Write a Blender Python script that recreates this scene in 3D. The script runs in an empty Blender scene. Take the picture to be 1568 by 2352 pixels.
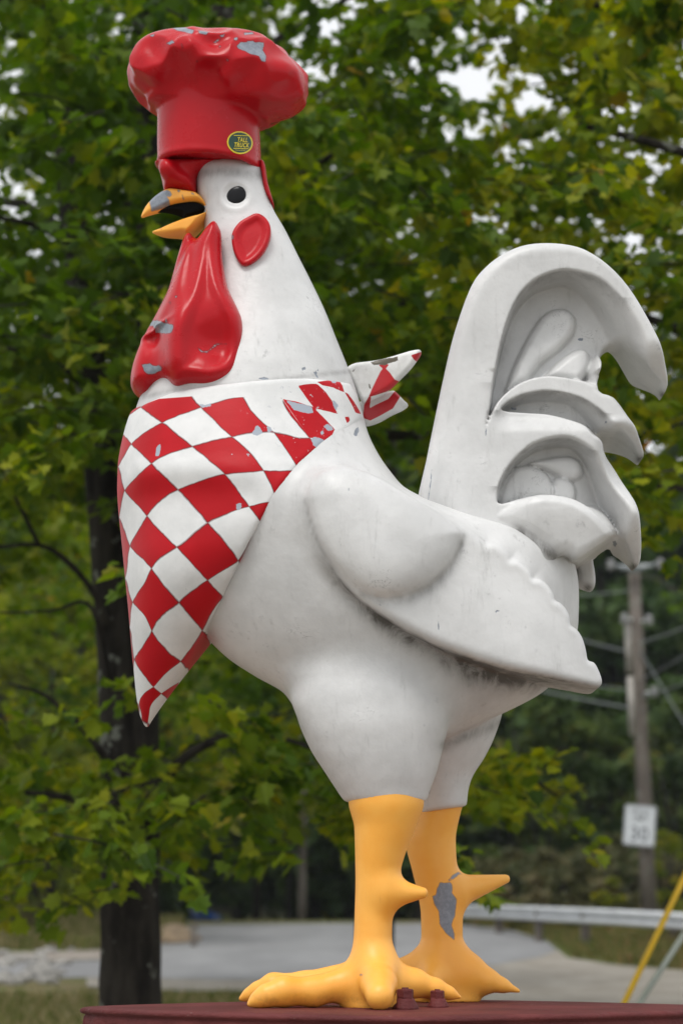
import bpy, math, random
import numpy as np
from mathutils import Vector, Matrix

random.seed(7)
rng = np.random.default_rng(7)
scene = bpy.context.scene
COL = scene.collection

# ------------------------------------------------------------------ camera
F_PX, CU, CV, HORIZON = 5227.0, 784.0, 1176.0, 2090.0     # measured on a 1568 x 2352 view of the photo
CAM_H = 1.70
PITCH = math.atan((HORIZON - CV) / F_PX)
D0 = 7.30                                                   # distance to the statue's middle plane
cam_d = bpy.data.cameras.new("camera")
cam = bpy.data.objects.new("camera", cam_d)
COL.objects.link(cam)
cam.location = (0, 0, CAM_H)
cam.rotation_euler = (math.pi / 2 + PITCH, 0, 0)
cam_d.sensor_fit = 'VERTICAL'
cam_d.sensor_height = 36.0
cam_d.lens = F_PX / 2352.0 * 36.0
cam_d.clip_start = 0.1
cam_d.clip_end = 3000
cam_d.dof.use_dof = True
cam_d.dof.focus_distance = 6.98
cam_d.dof.aperture_fstop = 2.8
scene.camera = cam

# ------------------------------------------------------------------ light: overcast day
SUN_EL, SUN_AZ = math.radians(62), math.radians(205)        # azimuth clockwise from +Y: behind the camera, to the left
world = bpy.data.worlds.new("World")
scene.world = world
world.use_nodes = True
wn = world.node_tree.nodes
wl = world.node_tree.links
wn.clear()
w_out = wn.new('ShaderNodeOutputWorld')
w_bg = wn.new('ShaderNodeBackground')
w_sky = wn.new('ShaderNodeTexSky')
w_sky.sky_type = 'NISHITA'
w_sky.sun_disc = False
w_sky.sun_elevation = SUN_EL
w_sky.sun_rotation = SUN_AZ
w_sky.air_density = 1.0
w_sky.dust_density = 6.0
w_sky.ozone_density = 1.0
w_hsv = wn.new('ShaderNodeHueSaturation')                   # a closed cloud layer: hardly any blue left
w_hsv.inputs['Saturation'].default_value = 0.16
w_mix = wn.new('ShaderNodeMix')                             # even white cloud over the whole dome
w_mix.data_type = 'RGBA'
w_mix.inputs[0].default_value = 0.80
w_mix.inputs[7].default_value = (8.6, 8.75, 9.0, 1)
w_bg.inputs['Strength'].default_value = 0.14
wl.new(w_sky.outputs[0], w_hsv.inputs['Color'])
wl.new(w_hsv.outputs[0], w_mix.inputs[6])
wl.new(w_mix.outputs[2], w_bg.inputs['Color'])
wl.new(w_bg.outputs[0], w_out.inputs[0])
sun_d = bpy.data.lights.new("sun", 'SUN')
sun = bpy.data.objects.new("sun", sun_d)
COL.objects.link(sun)
sun_d.energy = 1.7
sun_d.angle = math.radians(22)
sun_d.color = (1.0, 0.97, 0.92)
_sv = Vector((math.sin(SUN_AZ) * math.cos(SUN_EL), math.cos(SUN_AZ) * math.cos(SUN_EL), math.sin(SUN_EL)))
sun.rotation_euler = _sv.to_track_quat('Z', 'Y').to_euler()
scene.view_settings.view_transform = 'Standard'
scene.view_settings.look = 'None'
scene.view_settings.exposure = -0.08
scene.view_settings.gamma = 1.0
scene.view_settings.use_curve_mapping = False

# ------------------------------------------------------------------ measuring helpers
SP, CP = math.sin(PITCH), math.cos(PITCH)
def at(u, v, Y):
    """point on the vertical plane at distance Y that shows at (u, v)"""
    du, dv = u - CU, -(v - CV)
    dy = -SP * dv + CP * F_PX
    dz = CP * dv + SP * F_PX
    t = Y / dy
    return du * t, CAM_H + dz * t
def P3(u, v, Y):
    x, z = at(u, v, Y)
    return Vector((x, Y, z))
def proj(p):
    p = np.asarray(p, dtype=np.float64)
    x, y, z = p[..., 0], p[..., 1], p[..., 2] - CAM_H
    fw = y * CP + z * SP
    up = -y * SP + z * CP
    return CU + F_PX * x / fw, CV - F_PX * up / fw
PX = D0 / F_PX                                              # metres per measured pixel on the statue
def W(u, v, yl=0.0):
    return at(u, v, D0 + yl)
def Wpts(pts, yl=0.0):
    return np.array([W(u, v, yl) for u, v in pts])

# ------------------------------------------------------------------ object helpers
def tag(o, label=None, cat=None, group=None, kind=None):
    if label: o['label'] = label
    if cat: o['category'] = cat
    if group: o['group'] = group
    if kind: o['kind'] = kind
    return o
def empty(name, loc=(0, 0, 0), label=None, cat=None, group=None, parent=None):
    o = bpy.data.objects.new(name, None)
    COL.objects.link(o)
    o.location = loc
    o.empty_display_size = 0.1
    if parent: put(o, parent)
    return tag(o, label, cat, group)
def world_loc(o):
    m = Vector(o.location)
    while o.parent:
        o = o.parent
        m = m + Vector(o.location)
    return m
def put(o, parent):
    """parent an object whose mesh is in world coordinates (parents are never rotated)"""
    o.parent = parent
    o.location = Vector(o.location) - world_loc(parent)
    return o
def mesh_obj(name, verts, faces, mat=None, parent=None, smooth=True, normals=None, attrs=None, uv=None, loc=None):
    verts = np.asarray(verts, dtype=np.float32)
    me = bpy.data.meshes.new(name)
    if isinstance(faces, np.ndarray):
        n, k = faces.shape
        me.vertices.add(len(verts)); me.vertices.foreach_set('co', verts.ravel())
        me.loops.add(n * k); me.loops.foreach_set('vertex_index', faces.astype(np.int32).ravel())
        me.polygons.add(n)
        me.polygons.foreach_set('loop_start', np.arange(0, n * k, k, dtype=np.int32))
        me.update(calc_edges=True)
    else:
        me.from_pydata([tuple(map(float, v)) for v in verts], [], faces)
        me.update()
    if len(me.polygons):
        me.polygons.foreach_set('use_smooth', np.full(len(me.polygons), bool(smooth)))
    if normals is not None and smooth:
        me.normals_split_custom_set_from_vertices(np.asarray(normals, dtype=np.float32))
    for k_, a in (attrs or {}).items():
        at_ = me.attributes.new(k_, 'FLOAT', 'POINT')
        at_.data.foreach_set('value', np.asarray(a, dtype=np.float32))
    if uv is not None:
        lay = me.uv_layers.new(name='UVMap')
        li = np.empty(len(me.loops), dtype=np.int32); me.loops.foreach_get('vertex_index', li)
        lay.data.foreach_set('uv', np.asarray(uv, dtype=np.float32)[li].ravel())
    if mat: me.materials.append(mat)
    o = bpy.data.objects.new(name, me)
    COL.objects.link(o)
    if loc is not None: o.location = loc
    if parent: put(o, parent)
    return o
class MB:
    """collects boxes, tubes and prisms into one mesh"""
    def __init__(s): s.v, s.f = [], []
    def add(s, v, f):
        b = len(s.v); s.v += [tuple(p) for p in v]; s.f += [tuple(b + i for i in q) for q in f]; return s
    def box(s, c, d, rz=0.0, bev=0.0):
        c = Vector(c); hx, hy, hz = d[0] / 2, d[1] / 2, d[2] / 2
        R = Matrix.Rotation(rz, 3, 'Z')
        if bev <= 0:
            v = [c + R @ Vector((x * hx, y * hy, z * hz)) for z in (-1, 1) for y in (-1, 1) for x in (-1, 1)]
            return s.add(v, [(0, 2, 3, 1), (4, 5, 7, 6), (0, 1, 5, 4), (2, 6, 7, 3), (0, 4, 6, 2), (1, 3, 7, 5)])
        prof = [(hx, hy - bev), (hx - bev, hy), (-hx + bev, hy), (-hx, hy - bev), (-hx, -hy + bev), (-hx + bev, -hy), (hx - bev, -hy), (hx, -hy + bev)]
        rings = []
        for z, sc in ((-hz, bev), (-hz + bev, 0), (hz - bev, 0), (hz, bev)):
            rings.append([c + R @ Vector((x - math.copysign(sc, x), y - math.copysign(sc, y), z)) for x, y in prof])
        return s.rings(rings)
    def rings(s, rings, cap=True, closed=True):
        n = len(rings[0]); v = [p for r in rings for p in r]; f = []
        for i in range(len(rings) - 1):
            for j in range(n if closed else n - 1):
                a, b = i * n + j, i * n + (j + 1) % n
                f.append((a, b, b + n, a + n))
        if cap and closed:
            f.append(tuple(reversed(range(n)))); f.append(tuple((len(rings) - 1) * n + j for j in range(n)))
        return s.add(v, f)
    def tube(s, pts, radii, n=8, wob=0.0):
        pts = [Vector(p) for p in pts]
        if not hasattr(radii, '__len__'): radii = [radii] * len(pts)
        rings = []
        prev = None
        for i, p in enumerate(pts):
            t = (pts[min(i + 1, len(pts) - 1)] - pts[max(i - 1, 0)]).normalized()
            if prev is None:
                a = t.orthogonal().normalized()
            else:
                a = (prev - t * prev.dot(t)).normalized()
            prev = a
            b = t.cross(a)
            rings.append([p + (a * math.cos(k * 2 * math.pi / n) + b * math.sin(k * 2 * math.pi / n)) * radii[i] * (1 + wob * random.uniform(-1, 1)) for k in range(n)])
        return s.rings(rings)
    def build(s, name, mat, parent=None, smooth=True):
        return mesh_obj(name, np.array(s.v), s.f, mat, parent, smooth)
def spline(pts, sub=6, closed=False):
    P = np.array(pts, dtype=np.float64); n = len(P); out = []
    rngi = range(n) if closed else range(n - 1)
    for i in rngi:
        if closed: p0, p1, p2, p3 = P[(i - 1) % n], P[i], P[(i + 1) % n], P[(i + 2) % n]
        else: p0, p1, p2, p3 = P[max(i - 1, 0)], P[i], P[i + 1], P[min(i + 2, n - 1)]
        for k in range(sub):
            t = k / sub
            out.append(0.5 * ((2 * p1) + (p2 - p0) * t + (2 * p0 - 5 * p1 + 4 * p2 - p3) * t * t + (3 * p1 - p0 - 3 * p2 + p3) * t ** 3))
    if not closed: out.append(P[-1])
    return np.array(out)

# ------------------------------------------------------------------ implicit modelling helpers
def seg_dist(px, pz, poly, closed=True):
    d = np.full(np.broadcast(px, pz).shape, 1e9, dtype=np.float32)
    n = len(poly)
    for i in range(n if closed else n - 1):
        a, b = poly[i], poly[(i + 1) % n]
        ex, ez = b[0] - a[0], b[1] - a[1]
        l2 = ex * ex + ez * ez + 1e-12
        t = np.clip(((px - a[0]) * ex + (pz - a[1]) * ez) / l2, 0, 1)
        d = np.minimum(d, (px - a[0] - t * ex) ** 2 + (pz - a[1] - t * ez) ** 2)
    return np.sqrt(d)
def inside(px, pz, poly):
    c = np.zeros(np.broadcast(px, pz).shape, dtype=bool)
    n = len(poly)
    for i in range(n):
        a, b = poly[i], poly[(i + 1) % n]
        if a[1] == b[1]: continue
        m = (a[1] > pz) != (b[1] > pz)
        c ^= m & (px < (b[0] - a[0]) * (pz - a[1]) / (b[1] - a[1]) + a[0])
    return c
def sd_poly(px, pz, poly):
    d = seg_dist(px, pz, poly)
    return np.where(inside(px, pz, poly), -d, d).astype(np.float32)
def smin(a, b, k):
    h = np.maximum(k - np.abs(a - b), 0) / np.maximum(k, 1e-6)
    return np.minimum(a, b) - h * h * k * 0.25
def smax(a, b, k): return -smin(-a, -b, k)
def sstep(x, a, b):
    t = np.clip((x - a) / (b - a), 0, 1)
    return t * t * (3 - 2 * t)
def hermite(z, zs, vs):
    zs = np.asarray(zs, float); vs = np.asarray(vs, float)
    o = np.argsort(zs); zs, vs = zs[o], vs[o]
    d = np.diff(vs) / np.diff(zs)
    m = np.zeros_like(vs); m[0], m[-1] = d[0], d[-1]
    for i in range(1, len(vs) - 1):
        m[i] = 0 if d[i - 1] * d[i] <= 0 else 2 * d[i - 1] * d[i] / (d[i - 1] + d[i])
    zc = np.clip(z, zs[0], zs[-1])
    i = np.clip(np.searchsorted(zs, zc) - 1, 0, len(zs) - 2)
    h = zs[i + 1] - zs[i]; t = (zc - zs[i]) / h
    return ((2 * t ** 3 - 3 * t ** 2 + 1) * vs[i] + (t ** 3 - 2 * t ** 2 + t) * h * m[i] + (-2 * t ** 3 + 3 * t ** 2) * vs[i + 1] + (t ** 3 - t ** 2) * h * m[i + 1]).astype(np.float32)
class Grid:
    """voxel grid in statue coordinates (x right, y away from camera, z up)"""
    def __init__(s, u0, u1, v0, v1, y0, y1, h):
        xa, za = W(u0, v1); xb, zb = W(u1, v0)
        s.h = h
        s.x = np.arange(xa, xb + h, h, dtype=np.float32)
        s.y = np.arange(y0, y1 + h, h, dtype=np.float32)
        s.z = np.arange(za, zb + h, h, dtype=np.float32)
        s.X, s.Y, s.Z = s.x[:, None, None], s.y[None, :, None], s.z[None, None, :]
        s.o = np.array([s.x[0], s.y[0], s.z[0]])
def loft(g, rows, yc=0.0, n=2.0):
    """rows: (v, u_front, u_back, half width in pixels); horizontal slices are (super)ellipses"""
    zs, xf, xb, b = [], [], [], []
    for v, uf, ub, w in rows:
        x0, z = W(uf, v, yc); x1, _ = W(ub, v, yc)
        zs.append(z); xf.append(x0); xb.append(x1); b.append(w * PX)
    z = g.z
    f_, b_, w_ = hermite(z, zs, xf), hermite(z, zs, xb), hermite(z, zs, b)
    a = np.maximum((b_ - f_) / 2, 1e-4)[None, None, :]; xc = ((b_ + f_) / 2)[None, None, :]; w = np.maximum(w_, 1e-4)[None, None, :]
    qx, qy = np.abs(g.X - xc) / a, np.abs(g.Y - yc) / w
    rho = np.sqrt(qx * qx + qy * qy) if n == 2 else (qx ** n + qy ** n) ** (1 / n)
    f = (rho - 1) * np.minimum(a, w)
    return np.maximum(f, np.maximum(g.Z - max(zs), min(zs) - g.Z)).astype(np.float32)
def cone(g, p, q, rp, rq):
    """round cone between two (x, y, z) points"""
    p, q = np.array(p, float), np.array(q, float); e = q - p; l2 = float(e @ e)
    t = np.clip(((g.X - p[0]) * e[0] + (g.Y - p[1]) * e[1] + (g.Z - p[2]) * e[2]) / l2, 0, 1)
    d = np.sqrt((g.X - p[0] - t * e[0]) ** 2 + (g.Y - p[1] - t * e[1]) ** 2 + (g.Z - p[2] - t * e[2]) ** 2)
    return (d - (rp + (rq - rp) * t)).astype(np.float32)
def S3(u, v, yl):
    x, z = W(u, v, yl); return (x, yl, z)
def poly2(g, pts, yl=0.0, smooth=5):
    """signed distance of a side-view outline, as a 2-D field over (x, z)"""
    p = Wpts(pts, yl)
    if smooth: p = spline(p, smooth, True)
    return sd_poly(g.x[:, None], g.z[None, :], p)[:, None, :]
def inflate(g, d2, R, H, yc=0.0):
    return (np.hypot(np.maximum(d2 + R, 0), np.abs(g.Y - yc) * (R / H)) - R).astype(np.float32)
def nets(f, g):
    """naive surface nets -> vertices (statue coords), quads, normals"""
    s = f < 0
    a = s[:-1, :-1, :-1]
    anyc = a.copy(); allc = a.copy()
    sl = [slice(None, -1), slice(1, None)]
    for i in (0, 1):
        for j in (0, 1):
            for k in (0, 1):
                c = s[sl[i], sl[j], sl[k]]
                anyc |= c; allc &= c
    act = anyc & ~allc
    idx = np.argwhere(act)
    vid = np.full(act.shape, -1, dtype=np.int32); vid[act] = np.arange(len(idx))
    acc = np.zeros((len(idx), 3), dtype=np.float64); cnt = np.zeros(len(idx))
    corners = [(i, j, k) for i in (0, 1) for j in (0, 1) for k in (0, 1)]
    val = {c: f[idx[:, 0] + c[0], idx[:, 1] + c[1], idx[:, 2] + c[2]].astype(np.float64) for c in corners}
    for ax in range(3):
        for c in corners:
            if c[ax]: continue
            d = list(c); d[ax] = 1; d = tuple(d)
            v0, v1 = val[c], val[d]
            m = (v0 < 0) != (v1 < 0)
            t = np.where(m, v0 / np.where(m, v0 - v1, 1), 0)
            p = np.array(c, float)[None, :].repeat(len(idx), 0); p[:, ax] += t
            acc += p * m[:, None]; cnt += m
    V = (idx + acc / cnt[:, None])
    quads = []
    for ax in range(3):
        s0 = [slice(None)] * 3; s1 = [slice(None)] * 3
        s0[ax] = slice(None, -1); s1[ax] = slice(1, None)
        A, B = s[tuple(s0)], s[tuple(s1)]
        o1, o2 = [(1, 2), (2, 0), (0, 1)][ax]
        e = np.argwhere(A != B)
        ok = (e[:, o1] > 0) & (e[:, o2] > 0) & (e[:, o1] < f.shape[o1] - 1) & (e[:, o2] < f.shape[o2] - 1)
        e = e[ok]
        sgn = A[e[:, 0], e[:, 1], e[:, 2]]
        def cell(d1, d2):
            q = e.copy(); q[:, o1] -= d1; q[:, o2] -= d2
            return vid[q[:, 0], q[:, 1], q[:, 2]]
        Q = np.stack([cell(1, 1), cell(0, 1), cell(0, 0), cell(1, 0)], 1)
        Q[~sgn] = Q[~sgn][:, ::-1]
        quads.append(Q)
    quads = np.concatenate(quads)
    N = grad(f, V)
    fn = np.cross(V[quads[:, 2]] - V[quads[:, 0]], V[quads[:, 3]] - V[quads[:, 1]])
    bad = (fn * N[quads[:, 0]]).sum(1) < 0
    quads[bad] = quads[bad][:, ::-1]
    return V * g.h + g.o, quads, N
def sample(f, V):
    i = np.clip(np.floor(V).astype(int), 0, np.array(f.shape) - 2); t = np.clip(V - i, 0, 1)
    r = 0
    for a in (0, 1):
        for b in (0, 1):
            for c in (0, 1):
                w = (t[:, 0] if a else 1 - t[:, 0]) * (t[:, 1] if b else 1 - t[:, 1]) * (t[:, 2] if c else 1 - t[:, 2])
                r = r + w * f[i[:, 0] + a, i[:, 1] + b, i[:, 2] + c]
    return r
def grad(f, V):
    N = np.zeros((len(V), 3))
    for ax in range(3):
        d = np.zeros(3); d[ax] = 0.9
        N[:, ax] = sample(f, V + d) - sample(f, V - d)
    return N / (np.linalg.norm(N, axis=1, keepdims=True) + 1e-12)
def hit(f, g, u, v, y0=None):
    """first point of the implicit surface met by the sight line through (u, v); statue coords"""
    ys = np.linspace(g.y[0], g.y[-1], 400)
    P = np.array([(lambda q: (q[0], y, q[1]))(W(u, v, y)) for y in ys])
    w = sample(f, (P - g.o) / g.h)
    k = max(int(np.argmax(w < 0)), 1) if (w < 0).any() else len(ys) // 2
    t = np.clip(w[k - 1] / (w[k - 1] - w[k] + 1e-9), 0, 1)
    y = ys[k - 1] + (ys[k] - ys[k - 1]) * t
    q = W(u, v, y)
    return np.array((q[0], y, q[1]))
def to_world(V):
    V = np.array(V, dtype=np.float64); V[:, 1] += D0; return V
def subset(V, Q, N, keep):
    q = Q[keep]; used = np.unique(q); m = np.full(len(V), -1); m[used] = np.arange(len(used))
    return used, m[q]
def part(name, V, Q, N, mat, parent, keep=None, attrs=None, uv=None, label=None):
    if keep is None: used, q = np.arange(len(V)), Q
    else: used, q = subset(V, Q, N, keep)
    o = mesh_obj(name, to_world(V[used]), q, mat, parent, True, N[used],
                 {k: np.asarray(a)[used] for k, a in (attrs or {}).items()}, None if uv is None else np.asarray(uv)[used])
    if label: o['label'] = label
    return o
def vnoise(p, seed=0):
    """smooth value noise on (n,3) points or broadcast arrays given as a tuple"""
    r = np.random.default_rng(seed).random((32, 32, 32)).astype(np.float32)
    x, y, z = p
    i, j, k = np.floor(x).astype(int), np.floor(y).astype(int), np.floor(z).astype(int)
    a, b, c = x - i, y - j, z - k
    a, b, c = a * a * (3 - 2 * a), b * b * (3 - 2 * b), c * c * (3 - 2 * c)
    o = 0
    for di in (0, 1):
        for dj in (0, 1):
            for dk in (0, 1):
                o = o + (a if di else 1 - a) * (b if dj else 1 - b) * (c if dk else 1 - c) * r[(i + di) % 32, (j + dj) % 32, (k + dk) % 32]
    return o
def main_piece(Q, keep):
    """largest connected patch of the kept faces"""
    q = Q[keep]; lab = np.arange(q.max() + 1)
    while True:
        m = lab[q].min(1); new = lab.copy()
        np.minimum.at(new, q.ravel(), np.repeat(m, q.shape[1])); new = new[new]
        if (new == lab).all(): break
        lab = new
    fl = lab[q[:, 0]]; vals, cnt = np.unique(fl, return_counts=True)
    out = keep.copy(); out[np.where(keep)[0][fl != vals[cnt.argmax()]]] = False
    return out
def marks(V, polys, ymax=0.0, smooth=0):
    """signed distance (in measured pixels) from surface points to painted outlines on the near side"""
    u, v = proj(to_world(V))
    d = np.full(len(V), 99.0, dtype=np.float32)
    near = V[:, 1] < ymax
    for p in polys:
        p = np.array(p, float)
        if smooth: p = spline(p, smooth, True)
        m = near & (u > p[:, 0].min() - 30) & (u < p[:, 0].max() + 30) & (v > p[:, 1].min() - 30) & (v < p[:, 1].max() + 30)
        if m.any(): d[m] = np.minimum(d[m], sd_poly(u[m], v[m], p))
    return d

# ------------------------------------------------------------------ materials
class NT:
    def __init__(s, name):
        s.m = bpy.data.materials.new(name); s.m.use_nodes = True
        s.n = s.m.node_tree.nodes; s.l = s.m.node_tree.links
        s.b = s.n['Principled BSDF']; s.out = s.n['Material Output']
    def new(s, t, **k):
        o = s.n.new(t)
        for a, b in k.items(): setattr(o, a, b)
        return o
    def set(s, o, i, v):
        if isinstance(v, bpy.types.NodeSocket): s.l.new(v, o.inputs[i])
        else: o.inputs[i].default_value = v
    def coord(s, kind='Object'): return s.new('ShaderNodeTexCoord').outputs[kind]
    def map(s, vec, scale):
        m = s.new('ShaderNodeMapping'); s.set(m, 'Vector', vec); m.inputs['Scale'].default_value = scale; return m.outputs[0]
    def noise(s, vec, scale, detail=4, rough=0.6, dist=0.0):
        o = s.new('ShaderNodeTexNoise'); s.set(o, 'Vector', vec); o.inputs['Scale'].default_value = scale
        o.inputs['Detail'].default_value = detail; o.inputs['Roughness'].default_value = rough; o.inputs['Distortion'].default_value = dist
        return o.outputs['Fac']
    def ramp(s, fac, stops):
        o = s.new('ShaderNodeValToRGB'); s.set(o, 'Fac', fac); e = o.color_ramp.elements
        while len(e) < len(stops): e.new(0.5)
        for k, (p, c) in enumerate(stops):
            e[k].position = p; e[k].color = (c, c, c, 1) if not hasattr(c, '__len__') else (*c, 1)
        return o.outputs['Color']
    def math(s, op, a, b=0.0, c=None, clamp=False):
        o = s.new('ShaderNodeMath', operation=op); o.use_clamp = clamp
        s.set(o, 0, a); s.set(o, 1, b)
        if c is not None: s.set(o, 2, c)
        return o.outputs[0]
    def mix(s, fac, a, b, mode='MIX'):
        o = s.new('ShaderNodeMix', data_type='RGBA', blend_type=mode)
        s.set(o, 0, fac)
        for i, v in ((6, a), (7, b)):
            s.set(o, i, v if isinstance(v, bpy.types.NodeSocket) else (*v, 1))
        return o.outputs[2]
    def attr(s, name): 
        o = s.new('ShaderNodeAttribute'); o.attribute_name = name; return o.outputs['Fac']
    def step(s, x, a, b):
        o = s.new('ShaderNodeMapRange', interpolation_type='SMOOTHSTEP'); s.set(o, 0, x)
        o.inputs[1].default_value = a; o.inputs[2].default_value = b; return o.outputs[0]
    def bump(s, h, strength=0.3, dist=0.01):
        o = s.new('ShaderNodeBump'); o.inputs['Strength'].default_value = strength; o.inputs['Distance'].default_value = dist
        s.set(o, 'Height', h); s.l.new(o.outputs[0], s.b.inputs['Normal']); return o
    def base(s, col, rough=0.5, spec=0.5):
        s.set(s.b, 'Base Color', col if isinstance(col, bpy.types.NodeSocket) else (*col, 1))
        s.set(s.b, 'Roughness', rough); s.b.inputs['Specular IOR Level'].default_value = spec
        return s.m
def simple(name, col, rough=0.6, var=0.25, scale=6.0, bump=0.0, metal=0.0):
    t = NT(name); c = t.coord()
    n = t.noise(c, scale, 5)
    dark = tuple(x * (1 - var) for x in col); lite = tuple(min(1, x * (1 + var)) for x in col)
    m = t.base(t.mix(t.step(n, 0.3, 0.7), dark, lite), rough)
    t.b.inputs['Metallic'].default_value = metal
    if bump: t.bump(t.noise(c, scale * 4, 6), bump, 0.02)
    return m
PRIMER = (0.23, 0.26, 0.31)
def chip_mask(t, c, name='chip', ragged=6.0, sc=45.0):
    """ragged-edged paint chip from the stored outline distance"""
    d = t.math('ADD', t.attr(name), t.math('MULTIPLY', t.math('SUBTRACT', t.noise(c, sc, 4, 0.7), 0.5), ragged))
    return t.step(d, 0.8, -0.8), d
def mat_white():
    t = NT('weathered_white_paint'); c = t.coord()
    n1 = t.noise(c, 3.0, 6, 0.65); n2 = t.noise(t.map(c, (9, 9, 1.6)), 3.0, 5, 0.7); n3 = t.noise(c, 26.0, 5, 0.7)
    col = t.mix(t.step(n1, 0.30, 0.72), (0.55, 0.55, 0.545), (0.71, 0.71, 0.705))
    g = t.math('MULTIPLY', t.step(n2, 0.55, 0.80), 0.55)
    col = t.mix(g, col, (0.36, 0.36, 0.35))
    g = t.math('MULTIPLY', t.step(n3, 0.60, 0.76), t.math('MULTIPLY', t.step(n1, 0.40, 0.60), 0.55))
    col = t.mix(g, col, (0.22, 0.22, 0.22))
    # hairline scuffs
    hl = t.math('ABSOLUTE', t.math('SUBTRACT', t.noise(t.map(c, (1, 1, 1.5)), 13.0, 5, 0.65, 1.2), 0.5))
    sc = t.math('MULTIPLY', t.step(hl, 0.006, 0.002), t.step(t.noise(c, 6.0, 3), 0.60, 0.66))
    col = t.mix(t.math('MULTIPLY', sc, 0.6), col, (0.12, 0.12, 0.12))
    # grime that has run down under the wing and in the tail hollows
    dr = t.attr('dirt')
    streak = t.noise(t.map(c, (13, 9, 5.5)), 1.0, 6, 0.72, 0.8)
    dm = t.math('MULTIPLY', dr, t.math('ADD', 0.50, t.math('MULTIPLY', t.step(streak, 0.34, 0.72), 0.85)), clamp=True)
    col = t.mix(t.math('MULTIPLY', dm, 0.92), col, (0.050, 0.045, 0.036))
    cm, d = chip_mask(t, c)
    col = t.mix(cm, col, t.mix(t.step(t.noise(c, 55.0, 5, 0.75), 0.40, 0.62), (0.195, 0.22, 0.26), (0.26, 0.29, 0.335)))
    m = t.base(col, t.math('ADD', 0.26, t.math('MULTIPLY', n2, 0.30)), 0.5)
    t.bump(t.math('SUBTRACT', t.math('ADD', t.math('MULTIPLY', t.noise(c, 7.0, 4), 1.2), t.math('MULTIPLY', n3, 0.14)), t.math('MULTIPLY', cm, 1.5)), 0.20, 0.02)
    return m
def red_nodes(t, c):
    n1 = t.noise(c, 5.0, 5, 0.6); n2 = t.noise(c, 40.0, 5, 0.7)
    col = t.mix(t.step(n1, 0.3, 0.7), (0.42, 0.004, 0.009), (0.49, 0.006, 0.013))
    col = t.mix(t.math('MULTIPLY', t.step(n2, 0.66, 0.8), 0.35), col, (0.20, 0.008, 0.012))
    return col, n1
def mat_red(chips=True):
    t = NT('glossy_red_paint'); c = t.coord()
    col, n1 = red_nodes(t, c)
    if chips:
        cm, d = chip_mask(t, c)
        edge = t.math('MULTIPLY', t.step(t.math('ABSOLUTE', d), 3.0, 0.6), 0.55)
        col = t.mix(edge, col, (0.10, 0.012, 0.014))
        col = t.mix(cm, col, t.mix(t.step(t.noise(c, 55.0, 5, 0.75), 0.40, 0.62), (0.195, 0.22, 0.26), (0.26, 0.29, 0.335)))
    m = t.base(col, t.math('ADD', 0.16, t.math('MULTIPLY', n1, 0.22)), 0.24)
    hgt = t.noise(c, 14.0, 4)
    if chips: hgt = t.math('SUBTRACT', hgt, t.math('MULTIPLY', cm, 1.6))
    t.bump(hgt, 0.10, 0.02)
    return m
def mat_yellow():
    t = NT('egg_yellow_paint'); c = t.coord()
    n1 = t.noise(c, 6.0, 5, 0.6); n2 = t.noise(t.map(c, (20, 20, 5)), 2.0, 5, 0.7)
    col = t.mix(t.step(n1, 0.3, 0.7), (0.95, 0.42, 0.052), (0.98, 0.49, 0.085))
    col = t.mix(t.math('MULTIPLY', t.step(n2, 0.62, 0.85), 0.45), col, (0.50, 0.18, 0.03))
    cm, d = chip_mask(t, c)
    edge = t.math('MULTIPLY', t.step(t.math('ABSOLUTE', d), 2.5, 0.4), 0.5)
    col = t.mix(edge, col, (0.25, 0.09, 0.02))
    col = t.mix(cm, col, t.mix(t.step(t.noise(c, 55.0, 5, 0.75), 0.40, 0.62), (0.195, 0.22, 0.26), (0.26, 0.29, 0.335)))
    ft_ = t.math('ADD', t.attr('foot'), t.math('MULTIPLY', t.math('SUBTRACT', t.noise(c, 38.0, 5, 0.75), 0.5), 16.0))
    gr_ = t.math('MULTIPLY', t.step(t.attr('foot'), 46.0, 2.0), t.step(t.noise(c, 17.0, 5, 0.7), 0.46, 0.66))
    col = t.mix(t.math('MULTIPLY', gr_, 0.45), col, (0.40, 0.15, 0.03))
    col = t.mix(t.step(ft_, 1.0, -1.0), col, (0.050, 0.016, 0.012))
    m = t.base(col, t.math('ADD', 0.36, t.math('MULTIPLY', n1, 0.15)), 0.5)
    t.bump(t.noise(c, 22.0, 5), 0.10, 0.012)
    return m
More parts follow.
